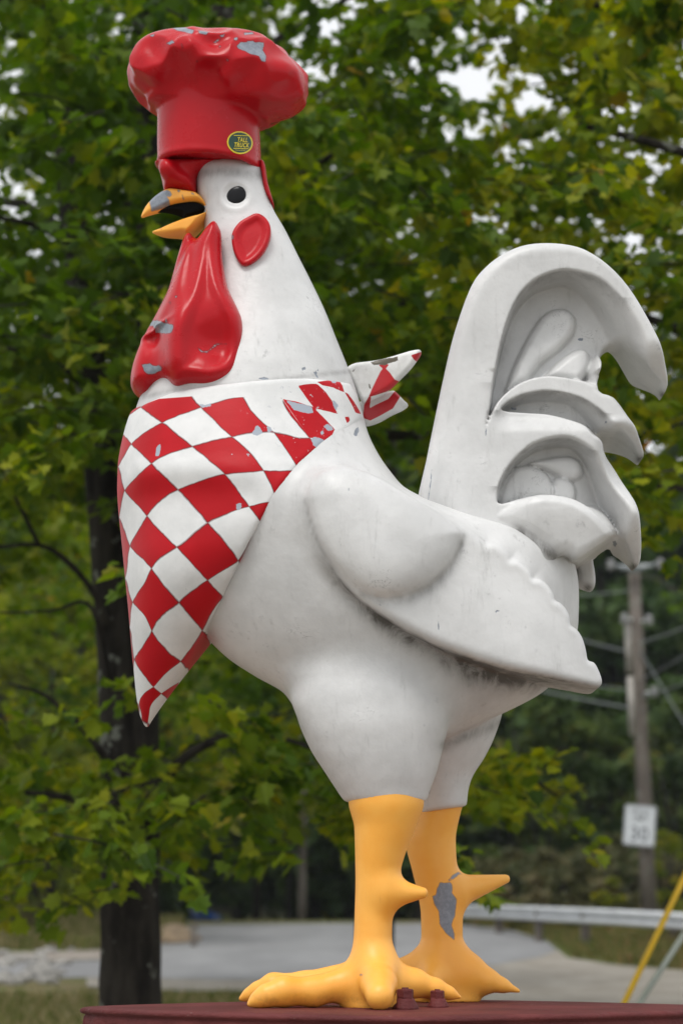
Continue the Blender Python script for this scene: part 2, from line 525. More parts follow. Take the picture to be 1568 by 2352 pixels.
def mat_checker():
    """red and white diamonds laid out on the cloth's own UVs"""
    t = NT('checkered_paint'); c = t.coord()
    uv = t.new('ShaderNodeUVMap'); uv.uv_map = 'UVMap'
    sep = t.new('ShaderNodeSeparateXYZ'); t.l.new(uv.outputs[0], sep.inputs[0])
    wob = t.math('MULTIPLY', t.math('SUBTRACT', t.noise(c, 14.0, 3), 0.5), 0.10)
    p = t.math('ADD', sep.outputs[0], wob); q = t.math('SUBTRACT', sep.outputs[1], wob)
    fl = t.math('ADD', t.math('FLOOR', p), t.math('FLOOR', q))
    odd = t.math('PINGPONG', fl, 1.0)
    lip = t.step(t.attr('lip'), -3.0, -1.0)                 # the plain white hem at the neck
    odd = t.math('MAXIMUM', odd, lip, clamp=True)
    # the hand-painted shapes near the knot do not keep to the lattice
    zone = t.step(t.attr('zone'), 0.5, -0.5)
    own = t.step(t.math('ADD', t.attr('patch'), t.math('MULTIPLY', t.math('SUBTRACT', t.noise(c, 30.0, 4), 0.5), 3.0)), -0.6, 0.6)
    mx_ = t.new('ShaderNodeMix', data_type='FLOAT'); t.set(mx_, 0, zone); t.set(mx_, 2, odd); t.set(mx_, 3, own); odd = mx_.outputs[0]
    red, n1 = red_nodes(t, c)
    nw = t.noise(c, 8.0, 6, 0.65)
    white = t.mix(t.step(nw, 0.3, 0.75), (0.64, 0.645, 0.64), (0.77, 0.77, 0.765))
    spk = t.math('MULTIPLY', t.step(t.noise(c, 45.0, 4, 0.7), 0.68, 0.78), 0.4)
    white = t.mix(spk, white, (0.30, 0.30, 0.30))
    col = t.mix(odd, red, white)
    def edge(x):
        fr = t.math('FRACT', x)
        return t.math('MINIMUM', fr, t.math('SUBTRACT', 1.0, fr))
    em = t.math('MINIMUM', edge(p), edge(q))
    line = t.math('MULTIPLY', t.math('MULTIPLY', t.step(em, 0.030, 0.008), t.math('SUBTRACT', 1.0, lip)), t.math('SUBTRACT', 1.0, zone))
    col = t.mix(t.math('MULTIPLY', line, 0.65), col, (0.10, 0.012, 0.016))
    cm, d = chip_mask(t, c, ragged=9.0, sc=60.0)
    col = t.mix(cm, col, (0.36, 0.40, 0.46))
    fleck = t.math('MULTIPLY', t.step(t.noise(c, 70.0, 3, 0.6), 0.66, 0.70), t.attr('wear'))
    col = t.mix(fleck, col, (0.45, 0.47, 0.50))
    m = t.base(col, t.math('ADD', 0.36, t.math('MULTIPLY', n1, 0.18)), 0.18)
    t.bump(t.math('ADD', t.noise(c, 12.0, 4), t.math('MULTIPLY', em, 0.3)), 0.09, 0.02)
    return m
M_WHITE, M_RED, M_YEL, M_CHECK = mat_white(), mat_red(), mat_yellow(), mat_checker()
_t = NT('black_mouth_paint'); M_BLACK = _t.base((0.004, 0.004, 0.004), 0.9, 0.08)
_t = NT('glossy_black_eye'); M_EYE = _t.base((0.006, 0.006, 0.007), 0.16, 0.22)
# ================================================================== the rooster statue
PLINTH_TOP = 1.408
rooster = empty('rooster_statue', (0.05, D0, PLINTH_TOP), 'giant white fibreglass rooster in a red chef hat and checkered neckerchief on a maroon plinth', 'statue')

# ---- body with neck, head and thighs
g = Grid(262, 1400, 380, 1885, -0.58, 0.55, 0.0085)
body_rows = [  # v, front, back, half width
    (382, 458, 600, 58), (395, 452, 604, 66), (430, 452, 611, 72), (480, 462, 627, 76), (530, 470, 655, 86), (600, 466, 690, 100),
    (660, 452, 720, 120), (720, 432, 748, 142), (790, 395, 776, 172), (855, 350, 802, 196), (900, 330, 818, 208), (950, 312, 832, 222),
    (1000, 302, 846, 240), (1050, 294, 870, 258), (1100, 292, 905, 274), (1130, 294, 932, 284), (1160, 300, 985, 292), (1200, 308, 1100, 300),
    (1250, 330, 1262, 306), (1300, 362, 1318, 304), (1360, 398, 1327, 298), (1430, 448, 1326, 284), (1470, 480, 1320, 270),
    (1510, 522, 1308, 250), (1550, 582, 1288, 224), (1590, 650, 1245, 196), (1630, 680, 1172, 160), (1670, 720, 1080, 118), (1700, 760, 1010, 70), (1715, 800, 960, 25)]
fb = loft(g, body_rows, 0.0, 2.15)
near_rows = [(1440, 790, 960, 40), (1500, 730, 1000, 86), (1560, 680, 1032, 116), (1610, 674, 1036, 130), (1660, 686, 1030, 133), (1720, 712, 1016, 126), (1780, 750, 1000, 112), (1820, 776, 985, 98), (1846, 793, 977, 90), (1862, 800, 970, 84)]
far_rows = [(1460, 900, 1100, 50), (1540, 860, 1150, 110), (1590, 850, 1160, 130), (1640, 850, 1152, 138), (1700, 872, 1132, 128), (1740, 900, 1112, 112), (1790, 930, 1082, 92), (1820, 945, 1074, 84), (1850, 952, 1071, 78), (1880, 962, 1058, 70)]
NY, FY = -0.185, 0.20
tn = loft(g, near_rows, NY, 2.0)
tf = loft(g, far_rows, FY, 2.0)
# hems: cut square across the thigh, a little lower at the back
zn = W(885, 1842, NY)[1] - 0.03 * 0; zf = W(1010, 1862, FY)[1]
tn = smax(tn, zn - g.Z - 0.10 * (g.X - W(885, 1842, NY)[0]) * 0, 0.012)
tf = smax(tf, zf - g.Z + 0.16 * (g.X - W(1010, 1862, FY)[0]), 0.012)
f = smin(fb, tn, 0.085)
f = smin(f, tf, 0.03)
# face: flattened cheek, raised rim round the eye
EX, EZ = W(541, 449, -0.10)
r = np.hypot(g.X - EX, g.Z - EZ)
face = np.exp(-((r - 0.050) / 0.011) ** 2) * 0.0045 - np.exp(-(r / 0.036) ** 4) * 0.008
f = f - face * (np.abs(g.Y) > 0.03)
# ---- wing (both sides), laid over the body
wing_pts = [(700, 1140), (712, 1200), (735, 1265), (770, 1322), (820, 1375), (870, 1412), (930, 1450), (1000, 1485), (1080, 1514), (1150, 1534), (1250, 1553),
            (1330, 1567), (1376, 1574), (1389, 1560), (1381, 1533), (1369, 1514), (1355, 1511), (1351, 1488), (1342, 1458), (1327, 1437), (1314, 1430), (1312, 1411), (1303, 1392), (1289, 1378),
            (1277, 1374), (1273, 1357), (1258, 1336), (1239, 1325), (1225, 1326), (1221, 1313), (1205, 1297), (1185, 1286), (1170, 1286), (1166, 1273), (1150, 1257), (1129, 1250), (1115, 1252), (1106, 1242), (1085, 1226), (1062, 1212), (1000, 1178), (940, 1142),
            (880, 1104), (820, 1080), (765, 1074), (722, 1092)]
dome_pts = [(700, 1140), (712, 1200), (735, 1262), (775, 1318), (830, 1362), (880, 1378), (930, 1372), (985, 1346), (1030, 1302), (1056, 1255), (1062, 1222), (1010, 1182), (940, 1140), (870, 1100), (800, 1076), (735, 1086)]
YW = -0.40
d2w = poly2(g, wing_pts, YW, 4)
d2d = poly2(g, dome_pts, YW, 5)
x_l, z_t = W(720, 1100, YW); x_r, z_b = W(1388, 1568, YW)
tx = np.clip((g.x - x_l) / (x_r - x_l), -0.2, 1.1)[:, None]; tz = np.clip((z_t - g.z) / (z_t - z_b), -0.2, 1.2)[None, :]
# the blade: bulges over the ribs, falls away towards the tip and the upper edge
hb = 0.435 + 0.055 * np.sin(np.clip(tx, 0, 1) * math.pi * 0.75 + 0.35) - 0.115 * np.clip(tx, 0, 1) ** 2 - 0.03 * np.exp(-((tz - tx * 0.9 + 0.25) / 0.30) ** 2)
td = np.clip(-d2d[:, 0, :] / 0.13, 0, 1)
dome = np.sqrt(1 - (1 - td) ** 2) * 0.072
bead = 0.004 * np.exp(-((d2w[:, 0, :] + 0.012) / 0.012) ** 2) * sstep(tx, 0.55, 0.75) * sstep(tx - tz, -0.10, 0.12)   # lip along the scalloped edge
hw = (hb + dome + bead)[:, None, :]
low = sstep(tz, 0.35, 0.70) * np.ones_like(tx)
kw = (0.075 * (1 - low) + 0.008 * low)[:, None, :]
er = (0.030 - 0.008 * sstep(tx, 0.5, 0.7) * sstep(tx - tz, -0.25, 0.0))[:, None, :]
fw = np.minimum(np.maximum(d2w + er, np.abs(g.Y) - hw + er), 0) + np.hypot(np.maximum(d2w + er, 0), np.maximum(np.abs(g.Y) - hw + er, 0)) - er
fw = np.maximum(fw, 0.10 - np.abs(g.Y))
far_cut = np.where(g.Y > 0, g.X - W(1160, 1300, 0.3)[0], -1.0)                        # the far wing lies closer in
fw = smax(fw, far_cut, 0.02)
f = smin(f, fw.astype(np.float32), kw)
f = np.where(np.isfinite(f), f, 1.0).astype(np.float32)
V, Q, N = nets(f, g)
# dirt: below the lower wing edge, at the belly crease; a darker tone at the brow and thigh front
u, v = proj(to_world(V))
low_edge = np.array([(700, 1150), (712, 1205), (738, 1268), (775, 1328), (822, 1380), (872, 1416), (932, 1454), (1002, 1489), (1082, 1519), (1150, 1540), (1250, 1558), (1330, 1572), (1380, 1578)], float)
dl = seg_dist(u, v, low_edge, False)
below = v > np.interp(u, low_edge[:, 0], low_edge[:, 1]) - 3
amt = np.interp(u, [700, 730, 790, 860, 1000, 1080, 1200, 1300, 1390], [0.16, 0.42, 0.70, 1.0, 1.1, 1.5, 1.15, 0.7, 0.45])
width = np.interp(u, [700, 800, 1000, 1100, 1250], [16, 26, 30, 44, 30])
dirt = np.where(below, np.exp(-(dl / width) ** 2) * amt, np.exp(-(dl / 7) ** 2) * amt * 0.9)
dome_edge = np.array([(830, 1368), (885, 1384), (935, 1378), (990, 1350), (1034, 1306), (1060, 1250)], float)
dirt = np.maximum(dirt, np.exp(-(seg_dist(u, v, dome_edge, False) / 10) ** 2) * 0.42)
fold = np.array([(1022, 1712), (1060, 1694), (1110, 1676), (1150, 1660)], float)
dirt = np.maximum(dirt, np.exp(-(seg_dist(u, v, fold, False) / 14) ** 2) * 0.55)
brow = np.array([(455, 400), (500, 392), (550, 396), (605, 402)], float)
dirt = np.maximum(dirt, np.exp(-(seg_dist(u, v, brow, False) / 13) ** 2) * 0.55)  # darker band on the head along the hat edge
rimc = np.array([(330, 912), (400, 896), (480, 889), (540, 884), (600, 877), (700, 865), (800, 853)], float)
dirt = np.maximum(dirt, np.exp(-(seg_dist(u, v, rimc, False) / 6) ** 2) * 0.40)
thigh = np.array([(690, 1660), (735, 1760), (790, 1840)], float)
dirt = np.maximum(dirt, np.exp(-(seg_dist(u, v, thigh, False) / 22) ** 2) * 0.30)  # fainter dark band down the front of the near thigh
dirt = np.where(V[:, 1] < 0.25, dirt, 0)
chips = [[(693, 846), (700, 843), (702, 847), (697, 852), (699, 860), (695, 858)], [(716, 852), (722, 858), (730, 846), (732, 849), (726, 860), (732, 868), (728, 868)], [(800, 1120), (806, 1128), (802, 1140), (800, 1130)], [(1136, 1404), (1140, 1402), (1141, 1408), (1137, 1408)], [(1146, 1400), (1149, 1400), (1148, 1406)], [(1003, 1412), (1006, 1412), (1009, 1450), (1006, 1448)], [(868, 1386), (878, 1388), (872, 1392)], [(741, 1290), (745, 1286), (746, 1294)], [(1112, 1178), (1116, 1176), (1117, 1181), (1113, 1182)], [(455, 412), (458, 411), (457, 415)], [(466, 442), (469, 441), (468, 445)], [(478, 432), (480, 431), (480, 434)], [(592, 869), (612, 866), (620, 872), (606, 874)], [(746, 700), (749, 705), (747, 709)], [(1240, 1598), (1247, 1588), (1250, 1590), (1243, 1602)], [(1250, 1589), (1258, 1581), (1260, 1584), (1252, 1592)],
         [(814, 988), (822, 980), (824, 990), (818, 1002), (812, 1000)]]
cen = V[Q].mean(1)
uq, vq = cen[:, 0], cen[:, 2]
pw = spline(Wpts(wing_pts, YW), 4, True)
inw = inside(uq, vq, pw)
wing_face = inw & (np.abs(cen[:, 1]) > 0.19) & (np.sign(cen[:, 1]) < 0)
wing_far = inw & (cen[:, 1] > 0.22) & (cen[:, 0] < W(1150, 1300, 0.3)[0])
at_ = {'dirt': dirt, 'chip': marks(V, chips)}
body = part('body', V, Q, N, M_WHITE, rooster, ~(wing_face | wing_far), at_)
part('wing', V, Q, N, M_WHITE, rooster, wing_face, at_)
part('wing', V, Q, N, M_WHITE, rooster, wing_far, at_)
BODY_F, BODY_G = f, g

# ---- tail: arching sickle feathers round hollowed panels
gt = Grid(935, 1560, 540, 1410, -0.36, 0.36, 0.0056)
tail_pts = [(960, 1160), (978, 1060), (1000, 952), (1024, 840), (1045, 757), (1080, 660), (1112, 616), (1152, 585), (1195, 566), (1240, 559), (1290, 562), (1340, 577), (1395, 615), (1440, 664),
            (1480, 728), (1508, 800), (1523, 865), (1526, 893), (1519, 911), (1503, 903), (1470, 878), (1440, 846), (1415, 818), (1395, 812), (1378, 822), (1366, 845), (1360, 880),
            (1372, 897), (1405, 922), (1440, 972), (1462, 1022), (1472, 1052), (1466, 1060), (1440, 1046), (1408, 1024), (1385, 1020), (1362, 1024), (1380, 1050), (1412, 1090), (1440, 1138),
            (1458, 1200), (1465, 1262), (1463, 1298), (1453, 1307), (1438, 1296), (1412, 1262), (1404, 1238), (1366, 1264), (1322, 1288), (1296, 1276), (1262, 1296), (1230, 1340), (1100, 1300), (1000, 1220)]
YT = -0.195
# outline without rounding the tips away
_tips = [(1519, 911), (1470, 1058), (1453, 1307)]
def tail_plane(p):                                           # the feather ends draw in to the middle plane
    if tuple(p) in _inner: return 0.07                       # hollow edges are seen against the far side
    k = min(math.hypot(p[0] - a, p[1] - b) for a, b in _tips)
    return YT + (0.0 - YT) * max(0.0, 1 - k / 150.0)
_inner = {(1503, 903), (1470, 878), (1440, 846), (1415, 818), (1395, 812), (1378, 822), (1366, 845), (1360, 880), (1440, 1046), (1408, 1024), (1385, 1020), (1362, 1024), (1438, 1296), (1412, 1262)}
dT = sd_poly(gt.x[:, None], gt.z[None, :], spline(np.array([W(p[0], p[1], tail_plane(p)) for p in tail_pts]), 3, True))[:, None, :]
def hp(pts): return poly2(gt, pts, -0.20, 4)[:, 0, :]
uu = np.interp(gt.x, [W(940, 1000, -.2)[0], W(1560, 1000, -.2)[0]], [940, 1560])[:, None] * np.ones((1, len(gt.z)))
vv = np.interp(gt.z, [W(1200, 1400, -.2)[1], W(1200, 540, -.2)[1]], [1400, 540])[None, :] * np.ones((len(gt.x), 1))
pan1 = [(1105, 1010), (1118, 960), (1130, 880), (1148, 790), (1176, 706), (1214, 655), (1264, 630), (1312, 625), (1375, 641), (1425, 684), (1466, 742), (1496, 812), (1514, 880), (1522, 930), (1480, 900), (1430, 850),
        (1400, 830), (1380, 850), (1372, 892), (1330, 877), (1280, 867), (1235, 868), (1190, 884), (1150, 918), (1125, 960)]
pan2 = [(1146, 944), (1180, 914), (1230, 900), (1282, 901), (1338, 916), (1388, 950), (1430, 1000), (1462, 1045), (1475, 1075), (1420, 1050), (1385, 1030), (1352, 1008), (1335, 984), (1296, 966), (1250, 955), (1200, 952)]
pan3 = [(1140, 1165), (1143, 1118), (1168, 1072), (1208, 1032), (1258, 1012), (1308, 1010), (1358, 1036), (1402, 1086), (1434, 1146), (1454, 1212), (1458, 1270), (1460, 1320), (1420, 1290), (1395, 1232), (1362, 1190), (1312, 1157), (1252, 1146), (1200, 1152)]
d1, d2, d3 = hp(pan1), hp(pan2), hp(pan3)
wide = 0.011 + 0.085 * sstep(uu, 1300, 1430)
H = np.full(d1.shape, 0.235, dtype=np.float32)
H = H + 0.03 * sstep(vv, 760, 1150) - 0.02 * sstep(uu, 1080, 1000)
# second arch lies a little behind the first, third a little in front
H = np.where((vv > 860) & (uu > 1110), np.maximum(H - 0.03 * sstep(uu, 1115, 1170) * (1 - sstep(vv, 960, 1010)), 0.05), H)
deep1 = 0.060 + 0.05 * sstep(vv, 700, 900) * (1 - sstep(uu, 1330, 1400))
H = H + (deep1 - H) * sstep(-d1, 0.0, wide)
H = H + (0.11 - 0.06 * sstep(uu, 1330, 1420) - H) * sstep(-d2, 0.0, 0.014 + 0.055 * sstep(uu, 1300, 1400))
H = H + (0.13 - 0.09 * sstep(uu, 1320, 1430) - H) * sstep(-d3, 0.0, 0.014 + 0.065 * sstep(uu, 1310, 1400))
def boss(pts, amp, soft, dp):
    global H
    d = np.maximum(hp(pts), dp + 0.006)
    H = H + amp * sstep(uu, 1384, 1352) * np.sqrt(1 - (1 - np.clip(-d / soft, 0, 1)) ** 2)
boss([(1160, 905), (1180, 835), (1215, 760), (1250, 706), (1285, 687), (1315, 692), (1330, 716), (1322, 752), (1290, 788), (1245, 826), (1212, 872), (1190, 900)], 0.046, 0.030, d1)
boss([(1225, 890), (1245, 862), (1278, 824), (1315, 793), (1344, 784), (1364, 797), (1365, 826), (1345, 858), (1312, 882), (1270, 894)], 0.050, 0.030, d1)
boss([(1146, 1150), (1150, 1105), (1180, 1068), (1222, 1062), (1258, 1080), (1274, 1112), (1268, 1148), (1240, 1168), (1180, 1172)], 0.036, 0.024, d3)
boss([(1214, 1058), (1262, 1044), (1310, 1040), (1338, 1056), (1342, 1082), (1320, 1098), (1290, 1090), (1262, 1074)], 0.036, 0.024, d3)
boss([(1272, 1096), (1300, 1090), (1322, 1106), (1326, 1134), (1312, 1158), (1270, 1152)], 0.034, 0.022, d3)
def tip_taper(a, b, k):
    global H
    lim = 0.012 + k * np.hypot(uu - a, vv - b) * PX
    H = smin(H, lim, 0.05)
tip_taper(1523, 914, 1.5); tip_taper(1472, 1064, 1.7); tip_taper(1456, 1312, 1.7)
lobe_pts = [(1142, 1198), (1160, 1176), (1200, 1154), (1250, 1146), (1312, 1157), (1362, 1190), (1390, 1220), (1410, 1238), (1368, 1267), (1324, 1292), (1280, 1272), (1240, 1248), (1196, 1222)]
dl_ = hp(lobe_pts)
H = H + np.maximum(0.265 + 0.03 * sstep(vv, 1290, 1180) - H, 0) * np.sqrt(np.clip((-dl_ + 0.003) / 0.028, 0, 1)) * (1 - 0.7 * (1 - sstep(uu, 1150, 1225)))
for _ in range(0):                                            # soften the kinks between the feathers
    Hp = np.pad(H, 1, mode='edge'); H = (Hp[:-2, 1:-1] + Hp[2:, 1:-1] + Hp[1:-1, :-2] + Hp[1:-1, 2:] + 2 * H) / 6
H = np.maximum(H, 0.016)
Hs = H
gx, gz = np.gradient(Hs, gt.h)
corr = (1 / np.sqrt(1 + gx * gx + gz * gz))[:, None, :]
Hm = Hs[:, None, :]
er = (0.045 - 0.028 * sstep(uu, 1250, 1400))[:, None, :]
Ra = np.minimum(er, Hm * 0.7)
q1, q2 = dT + Ra, (np.abs(gt.Y) - Hm) * corr + Ra
ft = (np.minimum(np.maximum(q1, q2), 0) + np.hypot(np.maximum(q1, 0), np.maximum(q2, 0)) - Ra).astype(np.float32)
# the small lower feather tip on the far side
tip = inflate(gt, poly2(gt, [(1290, 1270), (1350, 1268), (1362, 1300), (1366, 1338), (1358, 1358), (1342, 1356), (1322, 1342)], 0.16, 4), 0.03, 0.06, 0.16)
ft = np.minimum(ft, tip)
V, Q, N = nets(ft, gt)
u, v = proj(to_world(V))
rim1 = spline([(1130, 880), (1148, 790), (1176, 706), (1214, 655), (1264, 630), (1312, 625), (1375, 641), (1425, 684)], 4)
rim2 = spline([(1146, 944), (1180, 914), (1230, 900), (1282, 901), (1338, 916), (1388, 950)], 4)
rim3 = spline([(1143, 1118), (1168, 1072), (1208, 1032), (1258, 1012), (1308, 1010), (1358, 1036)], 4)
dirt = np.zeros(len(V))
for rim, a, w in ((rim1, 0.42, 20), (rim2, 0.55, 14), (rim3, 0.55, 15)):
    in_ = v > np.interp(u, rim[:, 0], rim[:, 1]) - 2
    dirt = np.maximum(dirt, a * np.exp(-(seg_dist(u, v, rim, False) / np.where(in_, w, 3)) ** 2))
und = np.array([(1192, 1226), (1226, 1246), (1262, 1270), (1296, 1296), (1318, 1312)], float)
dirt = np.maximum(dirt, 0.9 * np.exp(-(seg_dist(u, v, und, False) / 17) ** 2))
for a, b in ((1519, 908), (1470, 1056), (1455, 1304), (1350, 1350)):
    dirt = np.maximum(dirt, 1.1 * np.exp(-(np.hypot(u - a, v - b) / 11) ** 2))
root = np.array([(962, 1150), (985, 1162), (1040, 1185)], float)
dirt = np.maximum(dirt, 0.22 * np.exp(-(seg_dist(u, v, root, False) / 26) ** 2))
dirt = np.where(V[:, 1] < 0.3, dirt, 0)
tch = [[(990, 1077), (993, 1077), (989, 1110), (984, 1150), (980, 1166), (978, 1165), (982, 1148), (987, 1110)], [(1115, 985), (1118, 985), (1116, 1000), (1113, 1000)], [(1172, 935), (1180, 938), (1186, 934), (1184, 942), (1174, 942)], [(1388, 968), (1393, 966), (1392, 972), (1388, 973)], [(1406, 1244), (1412, 1242), (1416, 1250), (1412, 1256), (1407, 1252)], [(1327, 777), (1338, 776), (1338, 783), (1326, 784)]]
at_ = {'dirt': dirt, 'chip': marks(V, tch, 0.05)}
tail = empty('tail', (W(1200, 1250)[0], D0, W(1200, 1250)[1]), parent=rooster)
cen = V[Q].mean(1); cu, cv = proj(np.c_[cen[:, 0], np.full(len(cen), D0 - 0.15), cen[:, 2]])
lobe_f = (cv > 1145) & inside(cu, cv, spline(np.array(lobe_pts, float), 4, True)) & (cen[:, 1] < -0.14)
tipf = (cen[:, 1] > 0.09) & (cv > 1262) & (cu > 1318)
arch3 = (((cv - 1000) > -0.0 * cu) & (cv > 985 - 0.1 * (cu - 1150)) & (cu > 1125)) & ~lobe_f & ~tipf
arch2 = (cv > 870 + 0.0 * cu) & (cu > 1140) & ~arch3 & ~((cu > 1385) & (cv < 905)) & ~lobe_f
arch3 = main_piece(Q, arch3); arch2 = main_piece(Q, arch2); lobe_f = main_piece(Q, lobe_f); tipf = main_piece(Q, tipf)
stem = ~(lobe_f | tipf | arch3 | arch2)
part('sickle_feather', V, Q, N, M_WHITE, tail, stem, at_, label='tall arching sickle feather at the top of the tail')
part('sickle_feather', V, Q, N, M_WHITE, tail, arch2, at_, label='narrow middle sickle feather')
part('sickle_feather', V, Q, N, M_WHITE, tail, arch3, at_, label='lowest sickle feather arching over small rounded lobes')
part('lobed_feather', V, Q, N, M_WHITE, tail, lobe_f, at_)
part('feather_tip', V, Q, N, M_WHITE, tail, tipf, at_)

# ---- neckerchief
gk = Grid(240, 850, 840, 1730, -0.50, 0.50, 0.0066)
kr = [(846, 345, 806, 204), (870, 338, 815, 210), (900, 326, 825, 216), (935, 308, 838, 228), (985, 290, 846, 246), (1030, 279, 860, 262), (1080, 271, 890, 278), (1130, 269, 932, 291),
      (1180, 273, 1010, 298), (1230, 279, 960, 298), (1290, 285, 830, 288), (1340, 290, 730, 268), (1400, 296, 620, 226), (1450, 300, 545, 186), (1500, 304, 480, 142), (1550, 309, 428, 102), (1600, 314, 388, 64), (1640, 321, 359, 36), (1664, 331, 344, 14), (1670, 335, 341, 5)]
fk = loft(gk, kr, 0.0, 2.05)
# the padded breast beneath the cloth gives the shoulder at mid height
uk = np.interp(gk.x, [W(258, 1200, -.25)[0], W(850, 1200, -.25)[0]], [258, 850])[:, None, None]
vk = np.interp(gk.z, [W(600, 1682, -.25)[1], W(600, 846, -.25)[1]], [1682, 846])[None, None, :]
fk = fk - 0.010 * np.exp(-((vk - 1085 - 0.10 * (uk - 300)) / 34) ** 2) * sstep(uk, 285, 330) * (1 - sstep(uk, 560, 640))
ker_pts = [(250, 905), (322, 914), (400, 899), (480, 892), (540, 887), (600, 880), (700, 868), (770, 862), (806, 856), (822, 880), (838, 935), (800, 982), (742, 1028), (690, 1080), (648, 1138), (606, 1205), (556, 1296),
           (512, 1372), (466, 1442), (430, 1500), (395, 1560), (366, 1610), (352, 1640), (345, 1662), (335, 1680), (250, 1690)]
dk = sd_poly(gk.x[:, None], gk.z[None, :], Wpts(ker_pts, -0.26))[:, None, :]
fk = smax(fk, dk, 0.016).astype(np.float32)
V, Q, N = nets(fk, gk)
lat = {  # crossings of the painted lattice, measured on a detail view
    (0, 0): (128, 512), (0, 1): (305, 388), (1, 0): (243, 625), (1, 1): (478, 525), (1, 2): (705, 470), (2, 0): (395, 775), (1, -1): (90, 780), (2, -1): (218, 925), (2, 1): (665, 685), (1, 3): (945, 447),
    (2, 2): (885, 665), (3, 0): (565, 967), (3, 1): (805, 868), (2, -2): (120, 1095), (3, -1): (388, 1103), (3, -2): (243, 1225), (4, 0): (740, 1183), (4, 1): (888, 985), (4, -1): (565, 1295), (3, -3): (135, 1418),
    (4, -2): (402, 1420), (4, -3): (245, 1580), (4, -4): (145, 1750), (5, -3): (410, 1760), (5, -4): (255, 1905), (5, -5): (172, 2010), (5, -2): (535, 1580), (6, -4): (300, 1945), (6, -5): (222, 2115), (1, 4): (1150, 475),
    (2, 3): (1085, 660), (3, 2): (970, 840), (0, 2): (528, 300), (0, 3): (768, 240), (0, 4): (997, 252), (0, 5): (1185, 300), (1, 5): (1290, 430), (-1, 4): (1083, 175), (-1, 5): (1200, 168), (0, 6): (1310, 335),
    (-1, 6): (1345, 212), (0, 7): (1378, 372), (-1, 7): (1455, 312), (-1, 1): (182, 298), (0, -1): (52, 640), (1, -2): (58, 936), (2, -3): (92, 1282), (3, -4): (117, 1562), (5, -1): (655, 1390), (4, -5): (150, 2080)}
LP = np.array([(250.9 + 0.4 * a, 815.4 + 0.4 * b) for a, b in lat.values()]); LV = np.array(list(lat.keys()), float)
def tps(ctrl, vals, reg=0.3):
    n = len(ctrl); s = ctrl / 100.0
    d = np.linalg.norm(s[:, None] - s[None], axis=2); K = np.where(d > 0, d * d * np.log(d + 1e-9), 0) + reg * 1e-3 * np.eye(n)
    Pm = np.c_[np.ones(n), s]
    A = np.block([[K, Pm], [Pm.T, np.zeros((3, 3))]])
    w = np.linalg.solve(A, np.r_[vals, np.zeros((3, vals.shape[1]))])
    def ev(p):
        out = np.empty((len(p), vals.shape[1])); p = p / 100.0
        for i in range(0, len(p), 20000):
            q = p[i:i + 20000]; r = np.linalg.norm(q[:, None] - s[None], axis=2)
            out[i:i + 20000] = np.where(r > 0, r * r * np.log(r + 1e-9), 0) @ w[:n] + np.c_[np.ones(len(q)), q] @ w[n:]
        return out
    return ev
ev = tps(LP, LV)
Vm = V.copy(); Vm[:, 1] = -np.abs(Vm[:, 1])
u, v = proj(to_world(Vm))
uv = ev(np.c_[u, v])
topc = np.array([(250, 940), (318, 923), (330, 927), (365, 914), (445, 908), (470, 915), (560, 910), (640, 914), (655, 912), (690, 883), (735, 875), (780, 870), (810, 905), (834, 960), (860, 940), (830, 840), (250, 840)], float)
lip = np.where(inside(u, v, topc), 0.0, -8.0)
lip = -sd_poly(u, v, topc)
kch = [[(357, 1046), (360, 1026), (368, 1020), (370, 1028), (366, 1044), (360, 1048)], [(543, 1160), (550, 1154), (556, 1160), (552, 1170), (543, 1172)],
       [(655, 918), (668, 922), (690, 928), (706, 930), (716, 936), (720, 948), (704, 950), (690, 946), (676, 942)], [(714, 1010), (722, 1002), (736, 1008), (746, 1012), (738, 1020), (728, 1030), (720, 1022)],
       [(744, 980), (752, 972), (762, 980), (766, 988), (754, 990)], [(735, 994), (742, 984), (744, 996), (738, 1000)], [(612, 980), (622, 978), (626, 990), (616, 994)], [(456, 926), (470, 930), (484, 926), (486, 934), (464, 936)],
       [(590, 974), (606, 994), (592, 1000), (578, 998)], [(566, 1040), (574, 1046), (570, 1050)], [(530, 1042), (536, 1042), (535, 1046), (530, 1046)], [(765, 918), (776, 930), (772, 944), (764, 932)], [(760, 872), (776, 872), (770, 880), (762, 880)]]
zone = sd_poly(u, v, np.array([(640, 840), (647, 915), (680, 962), (711, 1005), (748, 1013), (775, 1000), (860, 960), (860, 830)], float))
reds = [[(684, 886), (706, 882), (728, 881), (748, 900), (762, 920), (770, 940), (776, 951), (750, 944), (722, 938), (704, 915)], [(728, 877), (750, 874), (777, 870), (786, 886), (791, 902), (765, 890), (740, 885)],
        [(789, 898), (800, 905), (812, 922), (824, 940), (830, 952), (816, 948), (806, 926)], [(648, 916), (680, 922), (719, 935), (746, 962), (769, 986), (762, 1000), (748, 1014), (711, 1006), (690, 976), (668, 944)], [(792, 958), (801, 957), (803, 966), (797, 972)]]
patch = np.full(len(V), 60.0)
for p_ in reds: patch = np.minimum(patch, sd_poly(u, v, np.array(p_, float)))
wear = sstep(u, 520, 700) * (1 - sstep(v, 1010, 1090)) * 0.8
kerchief = part('neckerchief', V, Q, N, M_CHECK, rooster, None, {'lip': lip, 'zone': zone, 'patch': patch, 'chip': marks(V, kch, -0.02), 'wear': wear}, uv)
